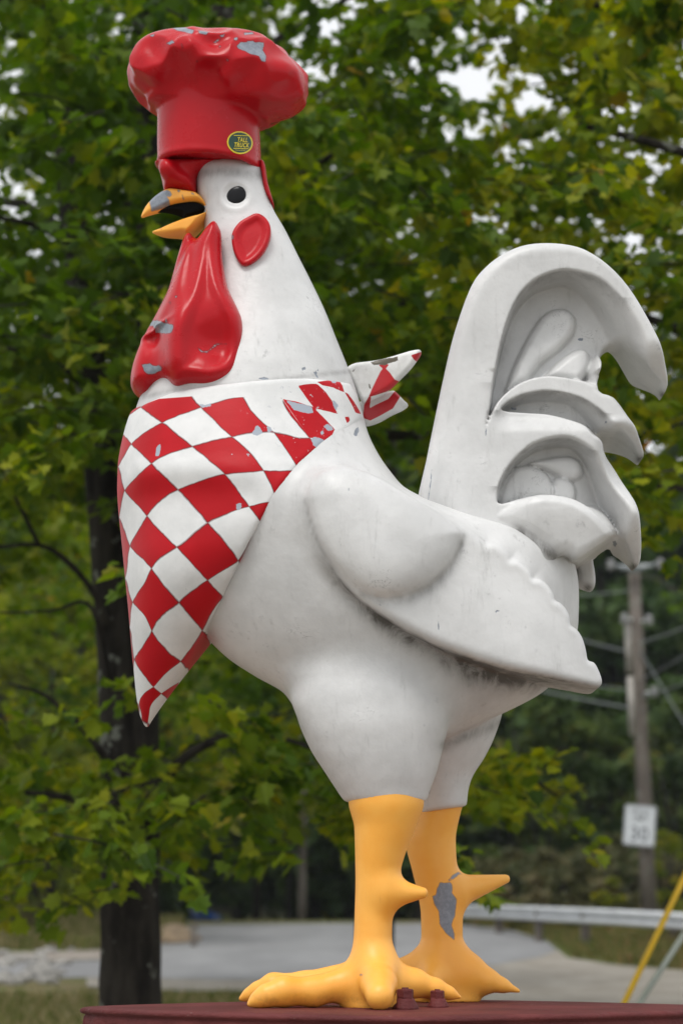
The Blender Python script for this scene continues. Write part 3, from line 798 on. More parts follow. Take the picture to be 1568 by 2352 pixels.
# the knotted ends behind the neck
gq = Grid(785, 975, 795, 975, -0.18, 0.34, 0.0040)
up_ = [(796, 856), (806, 842), (828, 832), (868, 824), (915, 817), (950, 811), (964, 811), (966, 820), (956, 836), (940, 856), (922, 872), (904, 888), (884, 902), (860, 914), (838, 924), (826, 916), (810, 884)]
lo_ = [(826, 910), (860, 896), (900, 884), (912, 890), (928, 908), (939, 921), (925, 932), (900, 942), (872, 956), (848, 964), (838, 962), (830, 942)]
yq = 0.01
curl = 0.04 * np.sin((gq.X - W(800, 850, yq)[0]) / 0.05) + 0.15 * np.clip((gq.X - W(800, 850, yq)[0]), 0, 1)
f1 = inflate(gq, poly2(gq, up_, yq, 3), 0.016, 0.030, -0.02 + curl)
f2 = inflate(gq, poly2(gq, lo_, yq, 3), 0.016, 0.024, 0.08 + curl * 0.6)
fq = np.minimum(f1, f2).astype(np.float32)
V, Q, N = nets(fq, gq)
u, v = proj(to_world(V))
kn_red = [[(846, 912), (853, 895), (862, 876), (874, 852), (882, 843), (895, 856), (906, 872), (922, 878), (908, 890), (886, 900), (862, 908)],
          [(868, 838), (894, 836), (886, 846), (878, 846)], [(943, 816), (968, 808), (972, 822), (958, 832), (950, 826)],
          [(833, 960), (836, 930), (846, 912), (852, 912), (848, 938), (862, 930), (892, 916), (924, 876), (935, 890), (918, 912), (902, 938), (874, 954), (850, 966)]]
dr_ = np.full(len(V), 40.0)
for k, p in enumerate(kn_red):
    dr_ = np.minimum(dr_, sd_poly(u, v, np.array(p, float)))
def mat_knot():
    t = NT('knot_paint'); c = t.coord(); red, n1 = red_nodes(t, c)
    w = t.mix(t.step(t.noise(c, 12, 6), 0.35, 0.75), (0.60, 0.60, 0.58), (0.84, 0.84, 0.83))
    w = t.mix(t.math('MULTIPLY', t.step(t.noise(c, 30, 5, 0.7), 0.6, 0.75), 0.5), w, (0.25, 0.24, 0.22))
    col = t.mix(t.step(t.attr('paint'), 0.6, -0.6), w, red)
    cm, d = chip_mask(t, c, ragged=7, sc=60)
    col = t.mix(cm, col, (0.10, 0.085, 0.06))
    m = t.base(col, 0.38); t.bump(t.noise(c, 30, 5), 0.15, 0.01); return m
part('knot', V, Q, N, mat_knot(), kerchief, None, {'paint': dr_, 'chip': marks(V, [[(850, 832), (880, 824), (912, 820), (914, 828), (884, 838), (858, 838)], [(806, 852), (816, 846), (812, 854)], [(846, 880), (850, 884), (850, 892), (847, 890)]], 0.3)})

# ---- chef hat
gh = Grid(286, 708, 54, 415, -0.32, 0.32, 0.0052)
puff_rows = [(61, 440, 466, 8), (63, 412, 500, 40), (67, 378, 585, 90), (76, 350, 612, 128), (95, 322, 642, 158), (125, 304, 664, 178), (160, 296, 688, 188), (190, 297, 699, 186), (215, 306, 699, 176), (235, 326, 692, 160),
             (250, 350, 680, 146), (262, 372, 662, 132), (270, 420, 632, 100), (276, 470, 610, 60)]
puff_rows = [(v_ + 33 * max(0.0, 1 - (v_ - 61) / 165), a_, b_, w_) for v_, a_, b_, w_ in puff_rows]   # the crown's near rim is what shows on top
fh = loft(gh, puff_rows, 0.0, 2.0)
A = (gh.X / 0.105 + 40, gh.Y / 0.105 + 40, gh.Z / 0.105 + 40)
lump = vnoise(A, 3) * 0.7 + vnoise((A[0] * 1.9, A[1] * 1.9, A[2] * 1.9), 5) * 0.3
ridge = np.abs(vnoise((gh.X / 0.105 + 11, gh.Y / 0.105 + 7, gh.Z / 0.080 + 3), 9) - 0.5)
fh = fh + 0.050 * (lump - 0.45) + 0.064 * (ridge - 0.2) * (1 - 0.75 * sstep(gh.Z, W(480, 135)[1], W(480, 85)[1]))
def dent(u, v, y, r, a):
    global fh
    p = S3(u, v, y); fh = fh - a * np.exp(-(((gh.X - p[0]) ** 2 + (gh.Y - p[1]) ** 2 + (gh.Z - p[2]) ** 2) / (r * r)))
for u_, v_, y_, r_, a_ in [(330, 132, -0.16, 0.05, 0.030), (440, 120, -0.2, 0.06, 0.016), (505, 178, -0.24, 0.05, 0.020), (542, 150, -0.23, 0.035, 0.018), (652, 168, -0.15, 0.05, 0.030), (676, 205, -0.10, 0.04, 0.018),
                           (590, 205, -0.22, 0.06, 0.020), (400, 192, -0.22, 0.075, -0.040), (465, 200, -0.25, 0.085, -0.052), (512, 178, -0.25, 0.032, 0.022), (560, 200, -0.25, 0.05, 0.016), (475, 135, -0.24, 0.06, 0.022), (380, 100, -0.12, 0.06, 0.02), (600, 110, -0.14, 0.08, 0.012), (620, 238, -0.18, 0.07, 0.024), (350, 215, -0.2, 0.06, -0.014)]:
    dent(u_, v_, y_, r_, a_)
xc0, zc0 = W(477, 250); xc1, zc1 = W(481, 388)
tt = np.clip((zc0 - gh.Z) / (zc0 - zc1), -0.5, 1.2)
xc = xc0 + (xc1 - xc0) * tt
rb = (121.5 + 2.0 * tt) * PX
rr = np.hypot(gh.X - xc, gh.Y)
tilt = (gh.X - xc1) * -0.072
flare = 0.0025 * np.exp(-((gh.Z - (zc1 + tilt) - 0.012) / 0.01) ** 2)
fbnd = smax(rr - rb - flare, (zc1 + tilt) - gh.Z, 0.014)
fbnd = np.maximum(fbnd, gh.Z - (zc0 + 0.09))
fbnd = smax(fbnd, -smax(rr - rb + 0.018, gh.Z - (zc1 + tilt) - 0.012, 0.008), 0.006)         # hollow underside
fbnd = fbnd - 0.004 * (vnoise((gh.X / 0.07 + 5, gh.Y / 0.07 + 5, gh.Z / 0.09 + 5), 4) - 0.5)
fh2 = smin(fh, fbnd, 0.022).astype(np.float32)
V, Q, N = nets(fh2, gh)
hat_ch = [[(544, 107), (552, 97), (566, 97), (568, 94), (582, 93), (584, 97), (606, 98), (603, 115), (611, 131), (609, 142), (600, 139), (595, 129), (574, 123), (560, 116), (547, 111)], [(398, 65), (420, 62), (446, 70), (442, 78), (428, 74), (410, 70)],
          [(383, 100), (396, 92), (401, 98), (390, 102)], [(490, 98), (500, 90), (508, 90), (496, 98)], [(456, 70), (478, 74), (474, 80), (458, 76)], [(538, 88), (546, 86), (545, 92), (539, 92)], [(560, 76), (580, 74), (584, 78), (562, 80)],
          [(505, 82), (516, 79), (512, 85)], [(345, 82), (356, 78), (352, 84)], [(503, 106), (507, 106), (505, 110)], [(418, 101), (420, 108), (422, 110), (419, 112)], [(452, 140), (454, 140), (453, 143)], [(520, 136), (526, 138), (524, 141)]]
u, v = proj(to_world(V))
hat = empty('chef_hat', (W(478, 380)[0], D0, W(478, 380)[1]), parent=rooster)
cen = V[Q].mean(1); cu, cv = proj(to_world(cen))
rq = np.hypot(cen[:, 0] - xc0, cen[:, 1])
band_f = (cen[:, 2] < zc0 + 0.012) & (rq < rb.min() + 0.012)
at_ = {'chip': marks(V, hat_ch, 0.05)}
part('hat_crown', V, Q, N, M_RED, hat, ~band_f, at_)
band = part('hat_band', V, Q, N, M_RED, hat, band_f, at_)
# ---- oval sticker on the band
M_SGREEN = simple('sticker_green', (0.004, 0.050, 0.030), 0.3, 0.1)
M_SYEL = simple('sticker_yellow', (0.82, 0.66, 0.03), 0.35, 0.05)
def on_band(pts, lift):
    out = []
    for a, b in pts:
        p = hit(fh2, gh, a, b); n = grad(fh2, ((p - gh.o) / gh.h)[None])[0]
        out.append(p + np.array([0, -1, 0]) * lift + n * lift * 0.3)
    return to_world(np.array(out))
SU, SV, SA, SB = 551.0, 328.2, 29.5, 26.0
def oval(a, b, rings, n=40):
    pts = [(SU, SV)]
    for k in range(1, rings + 1):
        for j in range(n):
            t = 2 * math.pi * j / n
            pts.append((SU + a * k / rings * math.cos(t), SV + b * k / rings * math.sin(t) + 0.05 * a * k / rings * math.cos(t)))
    fc = [(0, 1 + j, 1 + (j + 1) % n) for j in range(n)]
    for k in range(rings - 1):
        o = 1 + k * n
        fc += [(o + j, o + n + j, o + n + (j + 1) % n, o + (j + 1) % n) for j in range(n)]
    return pts, fc
pts, fc = oval(SA, SB, 5)
sticker = mesh_obj('sticker', on_band(pts, 0.0020), fc, M_SYEL, band)
pts, fc = oval(SA - 3.2, SB - 3.0, 5)
st_face = mesh_obj('sticker', on_band(pts, 0.0030), fc, M_SGREEN, band)
st_face.name = 'sticker_face'
def text_mesh(body, size, shear=0.0, offset=0.0, spacing=1.0):
    cu_ = bpy.data.curves.new('lettering', 'FONT'); cu_.body = body; cu_.size = size; cu_.shear = shear; cu_.offset = offset
    cu_.align_x = 'CENTER'; cu_.space_character = spacing; cu_.resolution_u = 3
    o = bpy.data.objects.new('lettering', cu_); COL.objects.link(o)
    bpy.context.view_layer.update()
    me = bpy.data.meshes.new_from_object(o.evaluated_get(bpy.context.evaluated_depsgraph_get()))
    v_ = np.array([q.co[:] for q in me.vertices]); f_ = [tuple(p.vertices) for p in me.polygons]
    bpy.data.objects.remove(o); bpy.data.curves.remove(cu_); bpy.data.meshes.remove(me)
    return v_, f_
tv, tfc = [], []
def add_letters(body, du, dv, size, sx, rot=0.05):
    vs, fs = text_mesh(body, size, 0.22, 0.022 * size, 1.12)
    b = len(tv)
    for p in vs:
        x, y = p[0] * sx, -p[1]
        tv.append((SU + du + x, SV + dv + y + x * rot)); 
    tfc.extend([tuple(b + i for i in q) for q in fs])
add_letters('TALL', 5.0, -0.6, 14.5, 0.66)
add_letters('TRUCK', 2.8, 11.4, 14.5, 0.66)
for y_, w_ in ((-15.6, 16.0), (14.2, 17.0)):
    b = len(tv)
    tv += [(SU + 2 - w_, SV + y_ - 0.7), (SU + 2 + w_, SV + y_ - 0.7 + 0.8), (SU + 2 + w_, SV + y_ + 0.7 + 0.8), (SU + 2 - w_, SV + y_ + 0.7)]
    tfc.append((b, b + 1, b + 2, b + 3))
for k in range(9):                                            # the tiny print round the lower edge
    b = len(tv); x_ = SU - 11 + k * 2.7; y_ = SV + 18.2 + 0.02 * (x_ - SU) - 0.006 * (x_ - SU) ** 2
    tv += [(x_, y_), (x_ + 1.4, y_), (x_ + 1.4, y_ + 1.3), (x_, y_ + 1.3)]; tfc.append((b, b + 1, b + 2, b + 3))
mesh_obj('lettering', on_band(tv, 0.0056), tfc, M_SYEL, band, False)

# ---- comb showing under the hat
gc = Grid(345, 650, 358, 490, -0.16, 0.16, 0.0042)
comb_pts = [(366, 366), (364, 382), (367, 400), (372, 420), (378, 436), (395, 434), (420, 438), (440, 446), (450, 448), (452, 425), (453, 408), (463, 396), (500, 386), (520, 366)]
fc_ = inflate(gc, poly2(gc, comb_pts, -0.03, 4), 0.035, 0.088)
p = S3(382, 388, -0.075); fc_ = smin(fc_, np.sqrt((gc.X - p[0]) ** 2 + (gc.Y - p[1]) ** 2 * 0.7 + (gc.Z - p[2]) ** 2) - 0.026, 0.02)
fc_ = fc_ + 0.006 * np.sin((gc.X + gc.Z * 0.4) / 0.016) * np.exp(-((gc.Z - W(400, 410)[1]) / 0.03) ** 2) * 0.6
V, Q, N = nets(fc_.astype(np.float32), gc)
part('comb', V, Q, N, M_RED, rooster, None, {'chip': marks(V, [[(430, 446), (446, 442), (449, 448), (440, 450)]], 0)})
back_pts = [(598, 380), (601, 400), (605, 420), (609, 440), (613, 458), (620, 466), (630, 476), (624, 450), (617, 430), (611, 410), (607, 384)]
fc2 = inflate(gc, poly2(gc, [(596, 376), (600, 410), (606, 445), (616, 464), (630, 477), (623, 448), (615, 420), (609, 380)], 0.0, 3), 0.006, 0.050)
V, Q, N = nets(fc2.astype(np.float32), gc)
part('comb', V, Q, N, M_RED, rooster, None, {'chip': np.full(len(V), 99.0)}, label='thin back end of the red comb below the hat')

# ---- beak
gb = Grid(310, 500, 420, 580, -0.14, 0.14, 0.0036)
upper = [(323, 495), (325, 484), (335, 466), (348, 452), (364, 440), (384, 431), (400, 432), (426, 438), (452, 445), (466, 456), (475, 470), (481, 484), (480, 494), (474, 502), (471, 492), (473, 485), (466, 476.5), (452, 471), (426, 470), (394, 472), (374, 478), (350, 486), (334, 491.5)]
lower = [(347, 527), (364, 535.5), (384, 539), (418, 539), (426, 541.5), (438, 538), (454, 524), (474, 502), (481, 486), (486, 492), (478, 512), (470, 490), (454, 496), (424, 501.5), (394, 509.5), (367, 519.5)]
lower = [(347, 527), (364, 535.5), (384, 539), (418, 539), (426, 541.5), (438, 538), (454, 524), (474, 503), (480, 490), (474, 489), (454, 496), (424, 501.5), (394, 509.5), (367, 519.5)]
hbk = lambda u0, u1, a, b: np.interp(gb.x, [W(u0, 480)[0], W(u1, 480)[0]], [a, b])[:, None, None].astype(np.float32)
fu = inflate(gb, poly2(gb, upper, -0.03, 3), 0.016, hbk(323, 450, 0.012, 0.082))
fl_ = inflate(gb, poly2(gb, lower, -0.03, 3), 0.016, hbk(347, 450, 0.012, 0.078))
V, Q, N = nets(fu.astype(np.float32), gb)
beak = empty('beak', (W(480, 490)[0], D0, W(480, 490)[1]), parent=rooster)
grey = [[(343.6, 462), (352, 450), (364, 441), (384, 437), (391, 441), (394, 447), (390, 451), (383, 451), (388, 460), (391, 472), (374, 478), (348, 486), (346, 474)], [(408, 436), (414, 438), (411, 441)], [(419, 448), (423, 458), (421, 460)], [(440, 442), (446, 446), (441, 446)]]
part('upper_beak', V, Q, N, M_YEL, beak, None, {'chip': marks(V, grey, 0.05), 'foot': np.full(len(V), 50.0)})
V, Q, N = nets(fl_.astype(np.float32), gb)
part('lower_beak', V, Q, N, M_YEL, beak, None, {'chip': marks(V, [[(366, 520), (370, 519), (371, 526), (368, 525)]], 0.05), 'foot': np.full(len(V), 50.0)})
mouth = [(352, 485), (374, 474), (394, 468), (426, 466), (452, 468), (470, 476), (476, 486), (472, 492), (454, 498), (428, 503), (423, 503), (422.5, 498), (418, 493), (404, 488), (384, 484.5), (366, 484)]
V, Q, N = nets(inflate(gb, poly2(gb, mouth, -0.02, 3), 0.010, hbk(350, 450, 0.006, 0.060)).astype(np.float32), gb)
part('mouth', V, Q, N, M_BLACK, beak)

# ---- wattles
gwt = Grid(280, 585, 480, 1000, -0.44, 0.26, 0.0058)
near_w = [(478, 496), (490, 490), (500, 504), (505.5, 522), (507.5, 567), (512, 605), (523, 656), (545, 704), (558, 737), (564, 785), (558.5, 832), (540, 868), (508, 889), (475, 895), (438, 888), (404, 888), (390, 866), (388, 823), (391, 775), (406, 727), (424, 679), (438, 600), (446, 545), (462, 515)]
far_w = [(426, 536), (412, 576), (398, 631), (385, 673), (366, 711), (350, 737), (336, 759), (320, 794), (305, 836), (299, 872), (303, 892), (318, 906), (342, 915), (364, 902), (404, 890), (440, 880), (450, 820), (446, 740), (452, 660), (458, 590), (452, 540)]
yn = -0.150 - 0.075 * sstep(-gwt.Z, -W(480, 560)[1], -W(480, 800)[1])
dn = poly2(gwt, near_w, -0.24, 4); df = poly2(gwt, far_w, -0.08, 4)
tzw = sstep(-gwt.Z, -W(480, 500)[1], -W(480, 800)[1])
Hn = 0.050 + 0.036 * tzw
dish = 0.030 * np.exp(-(((gwt.X - W(508, 800, -.25)[0]) / 0.085) ** 2 + ((gwt.Z - W(508, 800, -.25)[1]) / 0.085) ** 2)) * np.ones_like(gwt.Y) + 0.012 * sstep(-dn, 0.03, 0.07)
bulge = 0.022 * np.exp(-((np.hypot((gwt.X - W(480, 850, -.25)[0]) * 0.7, gwt.Z - W(480, 850, -.25)[1])) / 0.045) ** 2)
fn = (np.hypot(np.maximum(dn + 0.045, 0), np.maximum(np.abs(gwt.Y - yn), 0) * (0.045 / Hn)) - 0.045) + (dish - bulge) * (gwt.Y < yn) * 0.6
uw = np.interp(gwt.x, [W(330, 850, -.2)[0], W(430, 850, -.2)[0]], [0, 1])[:, None, None]
yf = -0.045 - 0.115 * uw * uw * (3 - 2 * uw) * tzw
fbw = inflate(gwt, df, 0.055, 0.085 + 0.055 * tzw, yf)
fold1 = np.exp(-((gwt.X - (W(432, 600)[0] + (gwt.Z - W(432, 600)[1]) * 0.36)) / 0.010) ** 2) * 0.012 * (1 - tzw)
fww = smin(fn, fbw + fold1, 0.042)
crw = S3(352, 775, -0.16); fww = fww + 0.022 * np.exp(-(((gwt.X - crw[0]) / 0.030) ** 2 + ((gwt.Y - crw[1]) / 0.06) ** 2 + ((gwt.Z - crw[2]) / 0.045) ** 2))
lipf = S3(356, 762, -0.15); fww = fww - 0.012 * np.exp(-(((gwt.X - lipf[0]) / 0.045) ** 2 + ((gwt.Z - lipf[2] - 0.25 * (gwt.X - lipf[0])) / 0.009) ** 2)) * (gwt.Y < 0)
V, Q, N = nets(fww.astype(np.float32), gwt)
w_ch = [[(352, 736), (368, 738), (384, 744), (397, 746), (398, 756), (394, 763), (382, 766), (370, 764), (358, 764), (356, 754), (350, 748), (342, 748)], [(327, 838), (344, 835), (352, 840), (366, 840), (372, 844), (370, 850), (356, 858), (340, 860), (332, 852)],
        [(403, 680), (406, 680), (405, 683)], [(388, 695), (392, 693), (391, 698)], [(455, 799), (463, 806), (476, 807), (486, 799), (496, 791), (508, 788), (520, 790), (508, 790), (497, 793), (487, 801), (476, 809), (462, 808)], [(379, 738), (382, 732), (384, 740)]]
cen = V[Q].mean(1); cu, cv = proj(to_world(cen))
left = inside(cu, cv, np.array([(426, 530), (300, 500), (250, 950), (396, 950), (389, 866), (387, 823), (390, 775), (405, 727), (423, 679), (437, 600)], float)) | (cen[:, 1] > -0.05)
at_ = {'chip': marks(V, w_ch, 0.08)}
part('wattle', V, Q, N, M_RED, rooster, ~left, at_, label='broad near wattle with a dished cheek')
part('wattle', V, Q, N, M_RED, rooster, left, at_, label='front wattle with two grey paint chips')

# ---- ear lobe and eyes
ge = Grid(515, 645, 475, 680, -0.24, -0.02, 0.0036)
ear = [(590, 489), (609, 499), (621, 520), (620.5, 550), (607, 583), (586, 607), (566, 617), (553, 612), (540, 589), (533, 560), (534.5, 535), (549, 512), (571, 497)]
pe = hit(BODY_F, BODY_G, 577, 552)
de = poly2(ge, ear, pe[1], 4)
he = pe[1] - 0.026 + 0.22 * (ge.Z - pe[2])
dishe = 0.010 * sstep(-de, 0.010, 0.035)
q1, q2 = de + 0.010, (he - ge.Y) + dishe + 0.010
fe = np.minimum(np.maximum(q1, q2), 0) + np.hypot(np.maximum(q1, 0), np.maximum(q2, 0)) - 0.010
fe = np.maximum(fe, ge.Y - pe[1] - 0.06)
V, Q, N = nets(fe.astype(np.float32), ge)
part('ear_lobe', V, Q, N, M_RED, rooster, None, {'chip': marks(V, [[(534, 540), (537, 540), (536, 550), (533, 550)], [(537, 582), (540, 590), (538, 590)], [(600, 491), (606, 494), (602, 495)]], 0)})
pe = hit(BODY_F, BODY_G, 541, 449)
ne = grad(BODY_F, ((pe - BODY_G.o) / BODY_G.h)[None])[0]
ne = np.array([-0.10, -1.0, 0.06]); ne /= np.linalg.norm(ne)
for side in (-1, 1):
    nn = Vector((ne[0], ne[1] * (1 if side < 0 else -1), ne[2])); cc = Vector((pe[0], pe[1] if side < 0 else -pe[1], pe[2])) + Vector((0, D0, 0))
    a = nn.orthogonal().normalized(); b = nn.cross(a); vs, fs = [], []
    R0, n = 24.6 * PX, 40
    rings_ = [(1.0, -0.25), (1.0, 0.02), (0.95, 0.08), (0.8, 0.14), (0.55, 0.20), (0.28, 0.235)]
    for rr_, hh in rings_:
        vs += [cc + (a * math.cos(t) + b * math.sin(t)) * R0 * rr_ * (1.0 + 0.05 * math.cos(2 * t)) + nn * R0 * hh for t in [2 * math.pi * k / n for k in range(n)]]
    for i in range(len(rings_) - 1):
        fs += [(i * n + k, i * n + (k + 1) % n, (i + 1) * n + (k + 1) % n, (i + 1) * n + k) for k in range(n)]
    vs.append(cc + nn * R0 * 0.245); fs += [((len(rings_) - 1) * n + k, (len(rings_) - 1) * n + (k + 1) % n, len(vs) - 1) for k in range(n)]
    mesh_obj('eye', np.array([q[:] for q in vs]), fs, M_EYE, rooster)

# ---- legs
def make_leg(box, rows, yc, cones, toes, spur, chip_polys, k_toe=0.050):
    gl = Grid(*box, 0.0058)
    base = loft(gl, rows, yc, 2.0)
    sp_f = cone(gl, S3(*spur[0]), S3(*spur[1]), spur[2] * PX, spur[3] * PX)
    f = smin(base, sp_f, 0.05)
    toe_f = []
    for chain in toes:
        tf_ = None
        for a, b in zip(chain[:-1], chain[1:]):
            c_ = cone(gl, S3(*a[:3]), S3(*b[:3]), a[3] * PX, b[3] * PX)
            tf_ = c_ if tf_ is None else smin(tf_, c_, 0.02)
        toe_f.append(tf_)
    tall = toe_f[0]
    for t_ in toe_f[1:]: tall = smin(tall, t_, 0.018)
    f = smin(f, tall, k_toe)
    f = smax(f, PLINTH_TOP - 0.004 - gl.Z, 0.006).astype(np.float32)
    V, Q, N = nets(f, gl)
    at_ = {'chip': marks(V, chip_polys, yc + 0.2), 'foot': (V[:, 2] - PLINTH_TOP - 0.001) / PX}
    cen = ((V - gl.o) / gl.h)[Q].mean(1)
    fields = np.stack([sample(base, cen) - 0.004, sample(sp_f, cen)] + [sample(t_, cen) for t_ in toe_f], 1)
    lab = fields.argmin(1)
    leg = part('leg', V, Q, N, M_YEL, rooster, lab == 0, at_)
    part('spur', V, Q, N, M_YEL, leg, lab == 1, at_)
    for i in range(len(toes)): 
        if (lab == i + 2).any(): part('toe', V, Q, N, M_YEL, leg, lab == i + 2, at_)
YNEAR, YFAR = -0.20, 0.22
make_leg((535, 1075, 1815, 2330, -0.52, 0.16),
         [(1808, 800, 972, 84), (1842, 800, 973, 84), (1900, 813, 955, 72), (1960, 815, 931, 60), (2020, 816, 914, 50), (2100, 814, 901, 44), (2150, 812, 900, 45), (2190, 806, 906, 52), (2230, 796, 916, 58), (2262, 790, 922, 60), (2318, 790, 922, 58)], YNEAR,
         None,
         [[(850, 2246, YNEAR, 40), (720, 2277, YNEAR - 0.04, 31), (650, 2277, YNEAR - 0.065, 31), (612, 2287, YNEAR - 0.078, 23), (590, 2297, YNEAR - 0.083, 14), (572, 2307, YNEAR - 0.086, 5)],
          [(845, 2238, YNEAR + 0.05, 36), (700, 2262, YNEAR + 0.09, 28), (628, 2265, YNEAR + 0.11, 27), (592, 2277, YNEAR + 0.12, 19), (571, 2286, YNEAR + 0.124, 12), (553, 2294, YNEAR + 0.126, 5)],
          [(866, 2225, YNEAR - 0.02, 38), (870, 2262, YNEAR - 0.13, 37), (872, 2288, YNEAR - 0.20, 30)],
          [(890, 2246, YNEAR, 37), (950, 2258, YNEAR + 0.02, 30), (1000, 2271, YNEAR + 0.03, 20.5), (1030, 2281, YNEAR + 0.035, 13), (1056, 2291, YNEAR + 0.037, 4)]],
         ((893, 2050, YNEAR - 0.02), (969, 2051, YNEAR - 0.03), 37, 13),
         [[(828, 2236), (832, 2240), (826, 2241)]])
make_leg((680, 1215, 1835, 2310, -0.02, 0.48),
         [(1835, 950, 1068, 72), (1868, 948, 1057, 70), (1931, 931, 1046, 62), (2000, 946, 1050, 54), (2050, 958, 1058, 48), (2100, 966, 1062, 46), (2147, 967, 1062, 46), (2190, 957, 1076, 50), (2230, 946, 1092, 54), (2262, 940, 1098, 56), (2300, 938, 1100, 56)], YFAR,
         None,
         [[(1020, 2216, YFAR, 44), (1080, 2235, YFAR - 0.01, 36), (1120, 2252, YFAR - 0.02, 25), (1152, 2263, YFAR - 0.025, 15), (1190, 2276, YFAR - 0.03, 5)],
          [(960, 2226, YFAR, 36), (860, 2246, YFAR + 0.02, 28), (760, 2252, YFAR + 0.04, 27), (700, 2272, YFAR + 0.05, 8)],
          [(1000, 2225, YFAR - 0.02, 38), (985, 2258, YFAR - 0.10, 30)]],
         ((1052, 2046, YFAR + 0.02), (1160, 2019, YFAR + 0.06), 38, 11),
         [[(1032, 2026), (1022, 2028), (1010, 2027), (1005, 2040), (1001, 2056), (992, 2058), (999, 2080), (1008, 2094), (1010, 2123), (1022, 2142), (1042, 2158), (1043, 2147), (1035, 2123), (1044, 2104), (1048, 2066), (1037, 2051), (1038, 2032)],
          [(1029, 2022), (1040, 2010), (1052, 2003), (1060, 2008), (1052, 2008), (1042, 2018), (1032, 2022)]])

# ================================================================== plinth with its bolts
def mat_plinth():
    t = NT('maroon_masonry_paint'); c = t.coord()
    n = t.noise(c, 4, 6, 0.65)
    col = t.mix(t.step(n, 0.3, 0.7), (0.088, 0.017, 0.017), (0.145, 0.031, 0.030))
    sp = t.math('MULTIPLY', t.step(t.noise(t.map(c, (6, 12, 26)), 3.0, 5, 0.7), 0.66, 0.70), t.step(t.noise(c, 2.4, 3), 0.48, 0.58))
    col = t.mix(sp, col, (0.60, 0.56, 0.52))
    m = t.base(col, 0.60, 0.25)
    h = t.math('ADD', t.noise(c, 10, 6, 0.65), t.math('MULTIPLY', t.noise(t.map(c, (1, 1, 2.6)), 26, 5, 0.7), 0.35))
    t.bump(h, 0.55, 0.03); return m
M_PLINTH = mat_plinth()
PLX, PLY = 0.215, D0 - 0.155
plinth = empty('plinth', (PLX, PLY, 0), 'maroon painted masonry plinth under the rooster', 'plinth')
nseg = 220
def plinth_ring(z, off):
    out = []
    for k in range(nseg):
        t = 2 * math.pi * k / nseg
        ct, st = math.cos(t), math.sin(t)
        e = 2 / 1.30
        x = 1.01 * math.copysign(abs(ct) ** e, ct); y = 0.625 * math.copysign(abs(st) ** e, st)
        w_ = 0.008 * math.sin(7 * t + z * 9) + 0.006 * math.sin(19 * t - z * 23) + 0.004 * math.sin(43 * t + z * 51)
        l = math.hypot(x, y); o_ = off + w_ * (0.15 if z > 1.405 else 0.45 if z > 1.36 else 1.0)
        out.append((PLX + x * (1 + o_ / l), PLY + y * (1 + o_ / l), z))
    return out
mb = MB()
ring_spec = [(0.0, 0.0), (0.5, 0.0), (1.0, 0.0), (1.25, -0.004), (1.32, -0.004), (1.365, -0.006), (1.378, -0.008), (1.384, -0.013), (1.389, 0.002), (1.394, 0.006), (1.401, 0.004), (1.4055, -0.005), (1.4075, -0.016), (1.4085, -0.05), (1.4085, -0.25), (1.4085, -0.5)]
mb.rings([plinth_ring(z, o) for z, o in ring_spec])
mb.build('pedestal_block', M_PLINTH, plinth)
def bolt(u, v, Y, s=1.0):
    """anchor bolt: painted over mound, washer and hexagonal nut"""
    x, z = at(u, v, Y)
    b = empty('anchor_bolt', (x, Y, PLINTH_TOP), parent=plinth)
    m = MB(); rr_ = []
    for zz, r_ in ((-0.002, 0.036), (0.006, 0.034), (0.018, 0.026), (0.028, 0.023), (0.030, 0.018)):
        rr_.append([(x + s * r_ * math.cos(t) * (1 + 0.12 * math.sin(3 * t + zz * 99)), Y + s * r_ * math.sin(t), PLINTH_TOP + s * zz) for t in [k * math.pi / 9 for k in range(18)]])
    m.rings(rr_); m.build('mortar_collar', M_PLINTH, b)
    m = MB(); rr_ = []
    for zz, r_ in ((0.028, 0.0225), (0.030, 0.0235), (0.050, 0.0235), (0.053, 0.021)):
        rr_.append([(x + s * r_ * math.cos(t), Y + s * r_ * math.sin(t), PLINTH_TOP + s * zz) for t in [0.3 + k * math.pi / 3 for k in range(6)]])
    m.rings(rr_); m.build('nut', M_PLINTH, b, False)
    m = MB(); m.tube([(x, Y, PLINTH_TOP + s * 0.05), (x, Y, PLINTH_TOP + s * 0.057)], [s * 0.010, s * 0.009], 10); m.build('stud', M_PLINTH, b)
bolt(930, 2301, D0 - 0.36, 1.12)
bolt(1004, 2292, D0 - 0.22, 0.95)
# ================================================================== the ground, road and apron
def T_base(Y):
    return np.interp(Y, [0, 19, 25, 33, 40, 50, 58, 62, 75, 95, 120, 200, 600], [0, 0, 0.25, 0.47, 0.69, 1.03, 1.345, 1.42, 1.15, 0.60, 0.30, 0.2, 0.2])
def ground_at(u, v):
    """where the sight line through (u, v) meets the rising ground"""
    lo, hi = 15.0, 61.0
    for _ in range(50):
        m = (lo + hi) / 2
        vm = HORIZON + (CAM_H - float(T_base(m))) * F_PX / m
        if vm > v: lo = m
        else: hi = m
    x, _ = at(u, v, lo)
    return x, lo
bank_px = [(1000, 2124), (1066, 2128), (1180, 2140), (1255, 2161), (1302, 2197), (1420, 2215), (1568, 2226), (1760, 2240)]
bank_line = np.array([ground_at(u, v) for u, v in bank_px] + [(13.0, 31.0), (24.0, 25.0)])
bank_poly = np.r_[bank_line, np.array([(60.0, 25.0), (60.0, 140.0), (bank_line[0, 0] + 0.5, 140.0)])]
